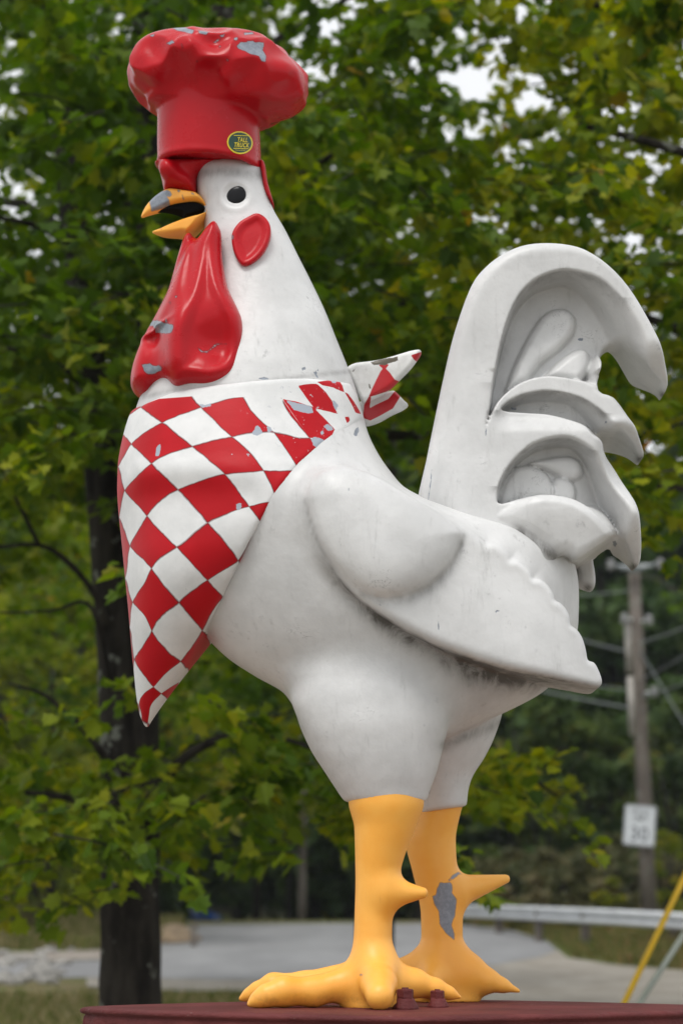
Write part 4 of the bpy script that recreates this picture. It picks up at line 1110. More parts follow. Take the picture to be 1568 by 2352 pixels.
def T_ground(x, Y):
    x = np.asarray(x, float); Y = np.asarray(Y, float)
    d = -sd_poly(x, Y, bank_poly)
    z = T_base(Y) + 0.50 * sstep(d, 0.0, 2.6)
    hill = 26.0 * sstep(Y, 126, 275) * (0.55 + 0.45 * sstep(x, -40, 30))
    left = 0.30 * sstep(-x, 4.5, 9.0) * sstep(Y, 46, 58)
    return z + hill + left
M_GROUND = None
def mat_ground():
    t = NT('rough_grass_ground'); c = t.coord()
    n = t.noise(c, 0.35, 5); n2 = t.noise(c, 4.0, 5, 0.7)
    col = t.mix(t.step(n, 0.38, 0.62), (0.075, 0.095, 0.022), (0.145, 0.115, 0.055))
    col = t.mix(t.step(n2, 0.45, 0.75), col, (0.10, 0.14, 0.03))
    m = t.base(col, 0.9, 0.2); t.bump(n2, 0.6, 0.1); return m
M_GROUND = mat_ground()
xs = np.concatenate([np.linspace(-400, -22, 20), np.linspace(-20, 24, 111), np.linspace(27, 400, 20)])
ys = np.concatenate([np.linspace(-60, 18, 12), np.linspace(20, 90, 141), np.linspace(94, 300, 40), np.linspace(330, 900, 10)])
XX, YY = np.meshgrid(xs, ys, indexing='ij')
ZZ = T_ground(XX, YY)
idx = np.arange(XX.size).reshape(XX.shape)
q = np.stack([idx[:-1, :-1].ravel(), idx[1:, :-1].ravel(), idx[1:, 1:].ravel(), idx[:-1, 1:].ravel()], 1)
tag(mesh_obj('ground', np.c_[XX.ravel(), YY.ravel(), ZZ.ravel()], q, M_GROUND), kind='structure')
from mathutils.geometry import delaunay_2d_cdt
def sheet(name, px, mat, lift, step=1.2, extra=None):
    P = np.array([ground_at(u, v) for u, v in px] + (extra or []), dtype=float)
    dense = []
    for i in range(len(P)):
        a, b = P[i], P[(i + 1) % len(P)]
        n = max(1, int(np.hypot(*(b - a)) / step)); dense += [a + (b - a) * k / n for k in range(n)]
    D = np.array(dense); gx_, gy_ = np.meshgrid(np.arange(D[:, 0].min(), D[:, 0].max(), step), np.arange(D[:, 1].min(), D[:, 1].max(), step))
    gx_, gy_ = gx_.ravel(), gy_.ravel()
    m = sd_poly(gx_, gy_, D) < -step * 0.35
    pts = [Vector((a, b)) for a, b in D] + [Vector((a, b)) for a, b in zip(gx_[m], gy_[m])]
    r = delaunay_2d_cdt(pts, [], [list(range(len(D)))], 1, 1e-5)
    v = np.array([(p.x, p.y) for p in r[0]]); z = T_ground(v[:, 0], v[:, 1]) + lift
    return tag(mesh_obj(name, np.c_[v, z], [tuple(f) for f in r[2]], mat), kind='structure')
def mat_road(name, a, b, sc=0.8):
    t = NT(name); c = t.coord(); n = t.noise(t.map(c, (1, 0.5, 1)), sc, 6, 0.65); n2 = t.noise(c, 30, 4, 0.7)
    col = t.mix(t.step(n, 0.35, 0.7), a, b); col = t.mix(t.math('MULTIPLY', t.step(n2, 0.5, 0.8), 0.3), col, tuple(x * 0.6 for x in a))
    m = t.base(col, 0.75, 0.3); t.bump(n2, 0.3, 0.02); return m
sheet('asphalt_road', [(-260, 2216), (100, 2206), (235, 2203), (360, 2176), (402, 2140), (440, 2124), (620, 2122), (800, 2121), (1060, 2123), (1180, 2138), (1255, 2161), (1279, 2180), (1240, 2196), (1130, 2214), (980, 2232), (800, 2246), (560, 2247), (375, 2244), (200, 2241), (-260, 2254)],
      mat_road('worn_asphalt', (0.190, 0.191, 0.194), (0.250, 0.251, 0.254)), 0.014)
sheet('gravel_shoulder', [(1240, 2197), (1281, 2181), (1302, 2198), (1420, 2216), (1568, 2227), (1760, 2241), (1760, 2330), (1300, 2322), (1060, 2290), (1000, 2274), (560, 2273), (375, 2272), (200, 2262), (200, 2243), (375, 2246), (560, 2249), (800, 2248), (980, 2234), (1130, 2216)],
      mat_road('pale_gravel', (0.225, 0.200, 0.165), (0.30, 0.275, 0.235), 1.6), 0.022)
sheet('roadside_path', [(-260, 2186), (100, 2185), (232, 2180), (360, 2160), (360, 2174), (235, 2201), (100, 2204), (-260, 2214)],
      mat_road('beige_gravel', (0.24, 0.21, 0.18), (0.31, 0.275, 0.24), 1.6), 0.018)

_P = [(-14, -16), (16, -16), (16, 20), (-14, 20)]
sheet('bounce_lot', [], bpy.data.materials['pale_gravel'], 0.010, 3.0, _P)  # unseen pale sheet added to bounce light up under the statue
# ================================================================== leaves
def mat_leaf(name, stops, trans=0.45, obj_random=False):
    t = NT(name)
    fac = t.new('ShaderNodeObjectInfo').outputs['Random'] if obj_random else t.attr('tint')
    col = t.ramp(fac, stops)
    n = t.noise(t.coord(), 30, 3)
    col = t.mix(t.math('MULTIPLY', n, 0.30), col, (0.02, 0.035, 0.004))
    t.base(col, 0.55, 0.22)
    tr = t.new('ShaderNodeBsdfTranslucent')
    hs = t.new('ShaderNodeHueSaturation'); hs.inputs['Value'].default_value = 1.5; hs.inputs['Saturation'].default_value = 1.08
    t.l.new(col, hs.inputs['Color']); t.l.new(hs.outputs[0], tr.inputs['Color'])
    mx = t.new('ShaderNodeMixShader'); mx.inputs[0].default_value = trans
    t.l.new(t.b.outputs[0], mx.inputs[1]); t.l.new(tr.outputs[0], mx.inputs[2]); t.l.new(mx.outputs[0], t.out.inputs['Surface'])
    return t.m
MAPLE_STOPS = [(0.0, (0.030, 0.070, 0.005)), (0.35, (0.080, 0.148, 0.006)), (0.62, (0.180, 0.240, 0.008)), (0.82, (0.33, 0.34, 0.012)), (0.93, (0.36, 0.25, 0.02)), (1.0, (0.40, 0.14, 0.02))]
M_LEAF = mat_leaf('maple_leaves', MAPLE_STOPS)
M_LEAF1 = mat_leaf('single_maple_leaf', [(0.0, (0.034, 0.075, 0.005)), (0.5, (0.085, 0.150, 0.006)), (0.8, (0.19, 0.24, 0.008)), (0.985, (0.24, 0.24, 0.016)), (1.0, (0.36, 0.22, 0.02))], obj_random=True)
M_LEAFY = mat_leaf('yellowing_leaves', [(0.0, (0.06, 0.10, 0.010)), (0.4, (0.15, 0.19, 0.014)), (0.75, (0.28, 0.28, 0.02)), (1.0, (0.48, 0.30, 0.02))])
M_LEAFD = mat_leaf('dark_forest_leaves', [(0.0, (0.028, 0.062, 0.022)), (0.5, (0.066, 0.112, 0.030)), (0.85, (0.13, 0.17, 0.040)), (1.0, (0.24, 0.20, 0.05))], 0.40)
M_LEAFB = mat_leaf('dry_brown_leaves', [(0.0, (0.045, 0.055, 0.020)), (0.5, (0.105, 0.10, 0.040)), (1.0, (0.26, 0.19, 0.10))], 0.25)
half = [(0.0, 0.0), (0.34, -0.06), (0.38, 0.12), (0.70, 0.30), (0.44, 0.46), (0.44, 0.76), (0.19, 0.72), (0.0, 1.03)]
LEAF = np.array(half + [(-x, y) for x, y in half[1:-1]])
LEAF3 = np.c_[LEAF[:, 0], LEAF[:, 1] - 0.0, 0.16 * np.abs(LEAF[:, 0]) - 0.18 * (LEAF[:, 1] - 0.2) ** 2]
LEAF_F = np.array([[0, 1, 2, 3, 4, 5, 6, 7], [7, 13, 12, 11, 10, 9, 8, 0]])
OVAL3 = np.array([(0, 0, 0), (0.36, 0.35, 0.05), (0.22, 0.8, 0.0), (0, 1.05, -0.08), (-0.22, 0.8, 0.0), (-0.36, 0.35, 0.05)]); OVAL_F = np.array([[0, 1, 2, 3, 4, 5]])
def unit(a): return a / (np.linalg.norm(a, axis=-1, keepdims=True) + 1e-9)
def leaf_frames(d, up_jit, r):
    """rotation matrices with y along d and z roughly up"""
    up = unit(np.array([0, 0, 1.0]) + r.normal(0, up_jit, d.shape))
    x = unit(np.cross(d, up)); z = np.cross(x, d)
    return np.stack([x, d, z], axis=2)
def leaf_mesh(name, pos, rot, size, tint, mat, parent, shape=LEAF3, faces=LEAF_F, kind='stuff'):
    n, k = len(pos), len(shape)
    q = np.random.default_rng(n)
    sh = shape[None] * np.stack([q.uniform(0.72, 1.12, n), q.uniform(0.85, 1.1, n), q.uniform(-0.6, 2.6, n)], 1)[:, None, :]   # narrow, broad, flat and curled leaves
    sh[:, :, 0] += (q.normal(0, 0.10, n)[:, None]) * shape[None, :, 1] ** 2
    v = np.einsum('nij,nkj->nki', rot, sh) * size[:, None, None] + pos[:, None, :]
    f = (faces[None] + (np.arange(n) * k)[:, None, None]).reshape(-1, faces.shape[1])
    o = mesh_obj(name, v.reshape(-1, 3), f, mat, parent, False, None, {'tint': np.repeat(tint, k)})
    if kind: o['kind'] = kind
    return o
def spray_leaves(c, n, L, az, droop, r):
    """a drooping twig with leaves set along both sides -> twig points, leaf positions and directions"""
    s = np.linspace(0, 1, 4)
    dirv = np.array([math.cos(az), math.sin(az), 0])
    tw = c + dirv * (s - 0.4)[:, None] * L + np.array([0, 0, -1.0]) * (droop * s ** 1.6)[:, None] * L
    t = r.uniform(0.05, 1.05, n)
    base = np.stack([np.interp(t, s, tw[:, i]) for i in range(3)], 1)
    side = np.array([-dirv[1], dirv[0], 0])
    lat = r.choice([-1, 1], n) * r.uniform(0.3, 1.2, n)
    d = unit(dirv * r.uniform(0.2, 1.0, n)[:, None] + side * lat[:, None] + np.array([0, 0, 1.0]) * r.uniform(-1.05, 0.05, n)[:, None])
    pos = base + d * r.uniform(0.03, 0.10, n)[:, None] + r.normal(0, 0.05, (n, 3))
    return tw, pos, d
def bark(name, a, b, sc=9.0):
    t = NT(name); c = t.coord(); n = t.noise(t.map(c, (1, 1, 0.22)), sc, 6, 0.7); n2 = t.noise(c, 3.0, 4)
    col = t.mix(t.step(n, 0.35, 0.68), a, b)
    lich = t.math('MULTIPLY', t.step(t.noise(c, 5.0, 4, 0.6), 0.61, 0.66), 0.75)
    col = t.mix(lich, col, (0.20, 0.21, 0.18))
    m = t.base(col, 0.9, 0.2); t.bump(n, 0.9, 0.05); return m
M_BARK = bark('maple_bark', (0.009, 0.007, 0.006), (0.038, 0.033, 0.027))
M_BARKP = bark('pale_bark', (0.06, 0.052, 0.045), (0.14, 0.125, 0.105))

# ---- how thick the near foliage is, over the measured view
DU = [-300, 0, 200, 400, 620, 800, 950, 1130, 1300, 1450, 1568, 1900]
DV = [-500, 0, 60, 190, 300, 420, 600, 800, 950, 1080, 1200, 1400, 1560, 1700, 1850, 1960, 2050, 2120]
DM = np.array([
    [.8, .8, .9, 1., .9, .9, .9, .8, .8, .8, .8, .8],
    [.8, .8, .9, 1., .02, .55, .9, .75, .8, .6, .6, .7],
    [.7, .7, .9, 1., .02, .5, .8, .50, .8, .6, .6, .7],
    [.5, .40, .9, 1., .5, .8, .7, .04, .7, .6, .7, .7],
    [.4, .22, .8, 1., .8, .8, .9, .35, .9, .7, .7, .7],
    [.4, .35, .7, 1., .9, .55, .9, .9, .9, .8, .8, .7],
    [.7, .65, .9, 1., .9, .75, .45, .85, .9, .9, .8, .7],
    [.9, .9, 1., .9, .8, .9, .9, .9, .9, .7, .35, .5],
    [.9, .95, 1., .8, .6, .8, .75, .6, .6, .5, .45, .5],
    [.7, .75, .7, .5, .4, .25, .40, .4, .4, .5, .4, .3],
    [.3, .30, .22, .3, .3, .2, .30, .2, .2, .4, .15, .1],
    [.25, .22, .10, .2, .3, .2, .2, .1, .05, .08, 0, 0],
    [.3, .35, .20, .3, .4, .3, .2, .2, .1, 0, 0, 0],
    [.6, .65, .60, .6, .7, .6, .5, .8, .12, 0, 0, 0],
    [.85, .9, .85, .75, .8, .6, .6, .9, .30, 0, 0, 0],
    [.7, .75, .65, .40, .45, .4, .4, .5, .08, 0, 0, 0],
    [.3, .30, .25, .05, .12, .1, .1, 0, 0, 0, 0, 0],
    [0, 0, 0, 0, 0, 0, 0, 0, 0, 0, 0, 0]])
def dens(u, v):
    u = np.clip(u, DU[0], DU[-1]); v = np.clip(v, DV[0], DV[-1])
    i = np.clip(np.searchsorted(DU, u) - 1, 0, len(DU) - 2); j = np.clip(np.searchsorted(DV, v) - 1, 0, len(DV) - 2)
    du = np.array(DU); dv = np.array(DV)
    a = (u - du[i]) / (du[i + 1] - du[i]); b = (v - dv[j]) / (dv[j + 1] - dv[j])
    return (DM[j, i] * (1 - a) + DM[j, i + 1] * a) * (1 - b) + (DM[j + 1, i] * (1 - a) + DM[j + 1, i + 1] * a) * b
r = np.random.default_rng(21)
NS = 4200
cand = np.c_[r.uniform(-3.6, 4.3, NS), r.uniform(13.2, 20.5, NS), r.uniform(1.5, 10.0, NS)]
cu_, cv_ = proj(cand)
low_near = (cv_ > 1500) & (cand[:, 1] > 18.5)
keep = (r.random(NS) < np.clip(dens(cu_, cv_) * 1.3 - 0.25, 0, 1) * 0.68) & ~low_near & (cv_ > -170)
cand, cu_, cv_ = cand[keep], cu_[keep], cv_[keep]

def pxs(path, Y, w=None):
    """trunk path from measured points -> world points and radii"""
    pts = [P3(u, v, Y + (dy if len(rest) else 0)) for u, v, *rest in [(p[0], p[1]) + tuple(p[3:]) for p in path] for dy in [rest[0] if rest else 0]]
    rad = [p[2] * Y / F_PX for p in path]
    return pts, rad
def stem(path, Y, n=16, wob=0.04, sub=4):
    pts, rad = pxs(path, Y)
    s_ = spline([(*p, q_) for p, q_ in zip(pts, rad)], sub)
    return MB().tube([q_[:3] for q_ in s_], [max(0.006, q_[3]) for q_ in s_], n, wob)
trees = {}
def near_maple(key, label, base_uv, Y, stems, branches):
    x0 = at(base_uv, 2300, Y)[0]
    root = empty('maple_tree', (x0, Y, 0), label, 'tree', 'maples behind the statue')
    for k, st in enumerate(stems): stem(st, Y).build('trunk' if k == 0 else 'stem', M_BARK, root)
    for br, yy in branches: stem(br, yy, 7, 0.10).build('branch', M_BARK, root)
    trees[key] = root
    return root
near_maple('A', 'large maple with a dark twin trunk at the left of the photo', 300, 16.0,
    [[(300, 2640, 84), (300, 2450, 74), (300, 2250, 70), (298, 2050, 66), (292, 1900, 62), (274, 1650, 46), (258, 1400, 42), (240, 1150, 41), (214, 900, 38), (180, 600, 34), (150, 300, 30), (120, 0, 26), (90, -320, 18)],
     [(312, 2060, 52), (322, 1900, 46), (330, 1700, 36), (340, 1400, 35), (348, 1000, 36), (345, 600, 34), (335, 250, 30), (330, -50, 26), (340, -380, 16)]],
    [([(245, 1435, 10.2, 0), (215, 1360, 8.2, -.1), (150, 1285, 6.8, -.2), (90, 1252, 5.4, -.3), (0, 1256, 4.8, -.4), (-80, 1262, 4, -.5)], 15.8),
     ([(252, 1560, 6.8, 0), (236, 1470, 6.1, -.1), (200, 1385, 4.8, -.2), (120, 1402, 3.4, -.3), (0, 1408, 2.7, -.3)], 15.7),
     ([(244, 1745, 10.2, 0), (205, 1690, 7.5, -.1), (150, 1635, 6.1, -.2), (95, 1592, 4.8, -.3), (20, 1570, 2.7, -.3)], 15.7),
     ([(90, 1252, 6, 0), (60, 1190, 5, 0), (20, 1110, 3, 0), (0, 1060, 2, 0)], 15.5),
     ([(345, 520, 9, 0), (300, 470, 6, -.2), (240, 432, 4, -.3), (190, 452, 3, -.4), (140, 420, 2, -.5)], 15.6),
     ([(300, 470, 5, -.2), (250, 470, 4, -.3), (205, 500, 3, -.4), (150, 520, 2, -.5)], 15.5),
     ([(345, 330, 9, 0), (280, 240, 6, -.2), (220, 180, 5, -.4), (150, 130, 3, -.5)], 15.6),
     ([(170, 560, 12, 0), (90, 520, 8, -.3), (0, 500, 5, -.6), (-80, 470, 3, -.8)], 15.6),
     ([(330, 1850, 20, 0), (400, 1760, 14, -.3), (500, 1700, 10, -.5), (620, 1690, 7, -.8), (720, 1720, 4, -1)], 15.8),
     ([(215, 900, 14, 0), (120, 830, 9, -.4), (20, 800, 5, -.8)], 15.6), ([(345, 700, 12, 0), (420, 620, 9, -.3), (520, 560, 6, -.5)], 15.6),
     ([(285, 1900, 14, 0), (180, 1840, 9, -.6), (60, 1820, 5, -1)], 15.6)])
near_maple('B', 'leaning maple whose thick grey limb rises behind the red hat', 880, 19.0,
    [[(858, 2560, 46), (857, 2300, 41), (850, 1900, 40), (810, 1450, 38), (720, 950, 36), (610, 480, 33), (545, 150, 31), (515, 30, 30), (500, -150, 24), (480, -420, 14)]],
    [([(720, 950, 20, 0), (800, 820, 14, -.3), (900, 720, 10, -.5), (1010, 640, 6, -.7)], 18.8), ([(545, 150, 16, 0), (640, 90, 12, -.3), (760, 20, 8, -.5), (880, -60, 5, -.7)], 18.8),
     ([(840, 1700, 16, 0), (960, 1640, 12, -.6), (1080, 1680, 9, -1), (1180, 1760, 6, -1.3), (1280, 1830, 3, -1.5)], 18.6),
     ([(800, 1300, 16, 0), (850, 1020, 14, -.3), (880, 1002, 12, -.4), (960, 1000, 12, -.5), (1080, 1010, 9, -.7)], 18.8), ([(610, 480, 14, 0), (700, 400, 10, -.3), (800, 330, 6, -.6)], 18.6)])
near_maple('C', 'maple reaching in from the right with yellowing leaves above the tail', 2080, 16.5,
    [[(2080, 2640, 70), (2075, 2250, 62), (2060, 1800, 56), (2030, 1300, 50), (1990, 800, 44), (1950, 300, 36), (1920, -300, 22)]],
    [([(2010, 1000, 22, 0), (1800, 860, 16, -.4), (1560, 760, 12, -.7), (1380, 700, 9, -1), (1200, 720, 5, -1.2)], 16.2), ([(1970, 560, 20, 0), (1760, 420, 14, -.5), (1500, 330, 10, -.8), (1300, 280, 6, -1)], 16.2),
     ([(2030, 1300, 18, 0), (1800, 1200, 12, -.4), (1600, 1130, 8, -.6), (1440, 1110, 5, -.8)], 16.2), ([(1940, 250, 18, 0), (1700, 100, 12, -.5), (1400, 20, 9, -.9), (1150, -30, 5, -1.2)], 16.2)])
key = np.where(cand[:, 0] < -0.35 + 0.25 * np.sin(cand[:, 2]), 'A', np.where(cu_ < 1010, 'B', 'C'))
key = np.where((cv_ > 1500) & (cu_ > 700), 'B', key)
single_me = None
for kk in 'ABC':
    root = trees[kk]
    sel = np.where(key == kk)[0]
    pos, dirs, tint, twm = [], [], [], MB()
    for i in sel:
        n = int(r.integers(28, 46)); L = r.uniform(0.45, 0.85)
        tw, p_, d_ = spray_leaves(cand[i], n, L, r.uniform(0, 2 * math.pi), r.uniform(0.05, 0.55), r)
        pos.append(p_); dirs.append(d_)
        warm = 0.27 * sstep(cu_[i], 850, 1400) + 0.10 * sstep(cv_[i], 1500, 1800) + 0.14 * sstep(-cu_[i], -240, -60) * sstep(cv_[i], 700, 950) - 0.10 * sstep(-cu_[i], -700, -350) * sstep(-cv_[i], -850, -600) + 0.04
        tint.append(np.clip(r.normal(0.36 + warm, 0.10) + r.normal(0, 0.11, n), 0, 0.84) + (r.random(n) < 0.012) * 0.14)
        twm.tube(tw, [0.009, 0.007, 0.005, 0.003], 3)
    pos, dirs, tint = np.concatenate(pos), np.concatenate(dirs), np.concatenate(tint)
    rot = leaf_frames(dirs, 0.48, r); size = r.uniform(0.078, 0.132, len(pos))
    # the leaves that show largest become parts of their own
    u, v = proj(pos)
    vis = (u > 10) & (u < 1558) & (v > 10) & (v < 2060)
    for poly in (wing_pts, tail_pts, [(q_[0], q_[1]) for q_ in ((330, 60), (690, 70), (700, 240), (620, 420), (800, 860), (960, 1160), (1240, 1250), (1320, 1540), (1000, 1900), (1060, 2280), (560, 2300), (800, 1850), (650, 1600), (330, 1670), (270, 1150), (300, 860), (430, 540), (340, 480), (360, 260), (296, 180))]):
        vis &= ~inside(u, v, np.array(poly, float))
    score = np.where(vis, -pos[:, 1] / (size * 8), -1e9)
    big = np.argsort(-score)[:300]
    rest = np.setdiff1d(np.arange(len(pos)), big)
    leaf_mesh('crown', pos[rest], rot[rest], size[rest], tint[rest], M_LEAF, root)
    tag(twm.build('twigs', M_BARK, root), kind='stuff')
    if single_me is None:
        single_me = []
        for sx, sy, cz, sk in ((1.0, 1.0, 1.0, 0.0), (0.85, 1.05, 2.4, 0.12), (1.08, 0.92, -0.3, -0.10), (0.78, 0.95, 1.8, 0.05), (0.95, 1.0, 2.9, -0.16)):
            me_ = bpy.data.meshes.new('leaf'); q3 = LEAF3 * np.array([sx, sy, cz]); q3[:, 0] += sk * LEAF3[:, 1] ** 2
            me_.from_pydata([tuple(map(float, q_)) for q_ in q3], [], [tuple(map(int, q_)) for q_ in LEAF_F]); me_.materials.append(M_LEAF1); single_me.append(me_)
    for i in big:
        o = bpy.data.objects.new('leaf', single_me[int(i) % 5]); COL.objects.link(o); o.parent = root
        o.matrix_local = Matrix.Translation(Vector(pos[i]) - root.location) @ Matrix(rot[i].tolist()).to_4x4() @ Matrix.Scale(float(size[i]), 4)

# ================================================================== further trees and bushes
def crown_mesh(name, seed, mat, n, clumps, leaf, zlo, zhi, rad, parent, shape=OVAL3, faces=OVAL_F, warm=0.0):
    """leaf clumps through an uneven volume (parent at the tree's base)"""
    q = np.random.default_rng(seed)
    cz = q.uniform(0, 1, clumps); az = q.uniform(0, 2 * math.pi, clumps)
    rr_ = rad * np.sqrt(np.clip(1 - (2 * cz - 0.85) ** 2, 0.08, 1)) * q.uniform(0.35, 1.0, clumps)
    cc = np.c_[rr_ * np.cos(az), rr_ * np.sin(az), zlo + cz * (zhi - zlo)]
    cs = q.uniform(0.16, 0.34, clumps) * rad
    ci = q.integers(0, clumps, n)
    off = q.normal(0, 1, (n, 3)); off = unit(off) * (q.random(n) ** 0.45)[:, None] * np.array([1, 1, 0.62]) * cs[ci][:, None]
    pos = cc[ci] + off
    d = unit(np.c_[q.normal(0, 1, (n, 2)), q.uniform(-1.1, 0.3, n)])
    tint = np.clip(q.normal(0.42 + warm, 0.13, clumps)[ci] + q.normal(0, 0.12, n), 0, 1)
    base = np.array(parent.location)
    return leaf_mesh(name, pos + base, leaf_frames(d, 0.5, q), q.uniform(0.7, 1.3, n) * leaf, tint, mat, parent, shape, faces)
def far_tree(name, x, Y, seed, mat, h, rad, n, leaf, zlo, label, cat, group, trunk_r=0.16, clumps=40, barkm=None, warm=0.0, shape=OVAL3, faces=OVAL_F):
    z0 = float(T_ground(x, Y)) - 0.05
    root = empty(name, (x, Y, z0), label, cat, group)
    q = random.Random(seed); m = MB()
    top = Vector((x + q.uniform(-.3, .3), Y, z0 + h * 0.86))
    mid = Vector((x + q.uniform(-.25, .25), Y + q.uniform(-.2, .2), z0 + h * 0.45))
    m.tube([(x, Y, z0), mid, top], [trunk_r, trunk_r * 0.75, trunk_r * 0.2], 9, 0.08); m.build('trunk', barkm or M_BARK, root)
    for k in range(4):
        a = q.uniform(0, 6.28); zz = z0 + h * q.uniform(0.3, 0.7); b0 = Vector((x, Y, z0)).lerp(top, (zz - z0) / (h * 0.86))
        mm = MB(); mm.tube([b0, b0 + Vector((math.cos(a) * rad * .4, math.sin(a) * rad * .4, h * .08)), b0 + Vector((math.cos(a) * rad * .8, math.sin(a) * rad * .8, h * .10))], [trunk_r * .4, trunk_r * .28, 0.02], 6); mm.build('branch', barkm or M_BARK, root)
    crown_mesh('crown', seed, mat, n, clumps, leaf, h * zlo, h, rad, root, shape, faces, warm)
    return root
def copy_tree(src, x, Y, s, rz, label):
    c = src.copy(); COL.objects.link(c); c.location = (x, Y, float(T_ground(x, Y)) - 0.05); c.rotation_euler = (0, 0, rz); c.scale = (s, s, s); c['label'] = label
    for ch in list(src.children):
        k = ch.copy(); COL.objects.link(k); k.parent = c
    return c
# taller trees right behind the maples: they close the view and leave some holes of sky
mids = [(-2.32, 25.0, 'A'), (0.39, 27.0, 'B'), (-3.0, 33.0, 'A'), (0.46, 34.5, 'B'), (6.9, 29.5, 'A'), (8.8, 36.0, 'B')]
mid_labels = ['tall tree right behind the twin trunked maple', 'tall tree behind the rooster body, its trunk hidden by the legs', 'tall tree in the second row behind the twin trunked maple', 'tall tree in the second row behind the rooster legs', 
              'tall tree at the right edge behind the yellowing maple', 'tall tree in the second row past the right edge']
GM = 'tall trees behind the near maples'
pa = far_tree('tall_tree', mids[0][0], mids[0][1], 5, M_LEAF, 12.6, 3.6, 4200, 0.17, 0.42, mid_labels[0], 'tree', GM, 0.22, 60, shape=LEAF3, faces=LEAF_F)
pb = far_tree('tall_tree', mids[1][0], mids[1][1], 6, M_LEAF, 10.8, 3.2, 3400, 0.17, 0.44, mid_labels[1], 'tree', GM, 0.20, 60, shape=LEAF3, faces=LEAF_F)
for k, (x, Y, kd) in enumerate(mids[2:]):
    copy_tree(pa if kd == 'A' else pb, x, Y, random.uniform(0.72, 0.9), random.uniform(0, 6.28), mid_labels[k + 2])
# yellow-green saplings at the left
GS = 'yellowing saplings at the left'
sap = [(-7.3, 47, 1.15, 'yellow green sapling at the far left edge'), (-4.9, 48.5, 1.2, 'yellow green sapling right behind the twin trunk'), (-6.5, 52, 1.35, 'taller yellowing sapling behind the curved branches'), (-4.75, 56, 1.3, 'yellowing sapling in the second row behind the twin trunk'),
       (-9.0, 62, 1.9, 'broad yellowing tree far behind at the left edge'), (-6.9, 59, 1.7, 'broad yellowing tree far behind the curved branches'), (-5.5, 64, 1.8, 'broad yellowing tree far behind the twin trunk'), (-2.6, 70, 1.9, 'broad yellowing tree far behind the neckerchief tip')]
ps = far_tree('sapling', sap[0][0], sap[0][1], 11, M_LEAFY, 7.0, 1.9, 2800, 0.19, 0.20, sap[0][3], 'tree', GS, 0.06, 34)
for x, Y, s, lb in sap[1:]: copy_tree(ps, x, Y, s, random.uniform(0, 6.28), lb)
# distant wood on the slope
GF = 'trees of the wood on the far slope'
wood = []
rw = random.Random(4)
for Y in (84, 93, 103, 116, 132, 150):
    n = {84: 9, 93: 10, 103: 10, 116: 11, 132: 11, 150: 11}[Y]
    for k in range(n):
        x = (k / (n - 1) - 0.5) * Y * 0.40 + rw.uniform(-1.5, 1.5) + (2.0 if Y < 90 else 0)
        yy = Y + rw.uniform(-3, 3)
        if abs(CU + x / yy * F_PX - 450) < 130 and yy < 124: continue     # the road runs out through this gap
        wood.append((x, yy))
pw_ = [far_tree('forest_tree', wood[0][0], wood[0][1], 31, M_LEAFD, 15, 4.2, 3000, 0.62, 0.08, 'dark green tree in the distant wood behind the road', 'tree', GF, 0.22, 46),
       far_tree('forest_tree', wood[1][0], wood[1][1], 32, M_LEAFD, 17, 3.9, 3000, 0.62, 0.08, 'dark green tree in the distant wood behind the road', 'tree', GF, 0.22, 46, M_BARKP),
       far_tree('forest_tree', wood[2][0], wood[2][1], 33, M_LEAFD, 13, 4.6, 3000, 0.62, 0.06, 'dark green tree in the distant wood behind the road', 'tree', GF, 0.22, 46, warm=0.12)]
for k, (x, Y) in enumerate(wood[3:]): copy_tree(pw_[k % 3], x, Y, rw.uniform(0.95, 1.25) if Y < 100 else rw.uniform(1.3, 1.75), rw.uniform(0, 6.28), 'dark green tree in the distant wood behind the road')
# bushes
def bush(name, x, Y, seed, mat, h, rad, n, leaf, label, group=None, warm=0.0, clumps=26):
    z0 = float(T_ground(x, Y)) - 0.05
    root = empty(name, (x, Y, z0), label, 'bush', group)
    m = MB(); q = random.Random(seed)
    for k in range(5):
        a = q.uniform(0, 6.28); m.tube([(x, Y, z0), (x + math.cos(a) * rad * .3, Y + math.sin(a) * rad * .3, z0 + h * .45), (x + math.cos(a) * rad * .6, Y + math.sin(a) * rad * .6, z0 + h * .8)], [0.05, 0.035, 0.012], 5)
    m.build('stems', M_BARK, root)
    crown_mesh('foliage', seed, mat, n, clumps, leaf, h * 0.02, h, rad, root, warm=warm)
    return root
def bx(u, Y): return (u - CU) / F_PX * Y
GB = 'dark bushes behind the guardrail'
b0 = bush('green_bush', bx(1250, 64), 64, 41, M_LEAFD, 6.2, 1.9, 3600, 0.26, 'tall dark green bush right of the rooster legs', GB, 0.10)
for u, Y, s, lb in [(1370, 66, 1.0, 'tall dark green bush left of the utility pole'), (1545, 63, 1.0, 'tall dark green bush right of the utility pole'), (1450, 70, 1.08, 'tall dark green bush behind the utility pole'), (1150, 72, 0.8, 'dark green bush behind the far leg'), (1640, 68, 1.0, 'dark green bush past the right edge')]:
    copy_tree(b0, bx(u, Y), Y, s, random.uniform(0, 6.28), lb)
GD = 'dry brown brush along the guardrail'
d0 = bush('dry_bush', bx(1170, 58), 58, 51, M_LEAFB, 1.45, 1.2, 1700, 0.13, 'dry brown bush behind the left part of the guardrail', GD)
for u, Y, s, lb in [(1255, 55, 1.15, 'dry brown bush second from the left behind the guardrail'), (1340, 52, 1.1, 'dry brown bush left of the speed limit sign'), (1415, 54, 1.2, 'dry brown bush below the speed limit sign'), (1500, 52, 1.0, 'dry brown bush right of the pole foot'), (1590, 50, 0.9, 'dry brown bush at the right edge')]:
    copy_tree(d0, bx(u, Y), Y, s, random.uniform(0, 6.28), lb)
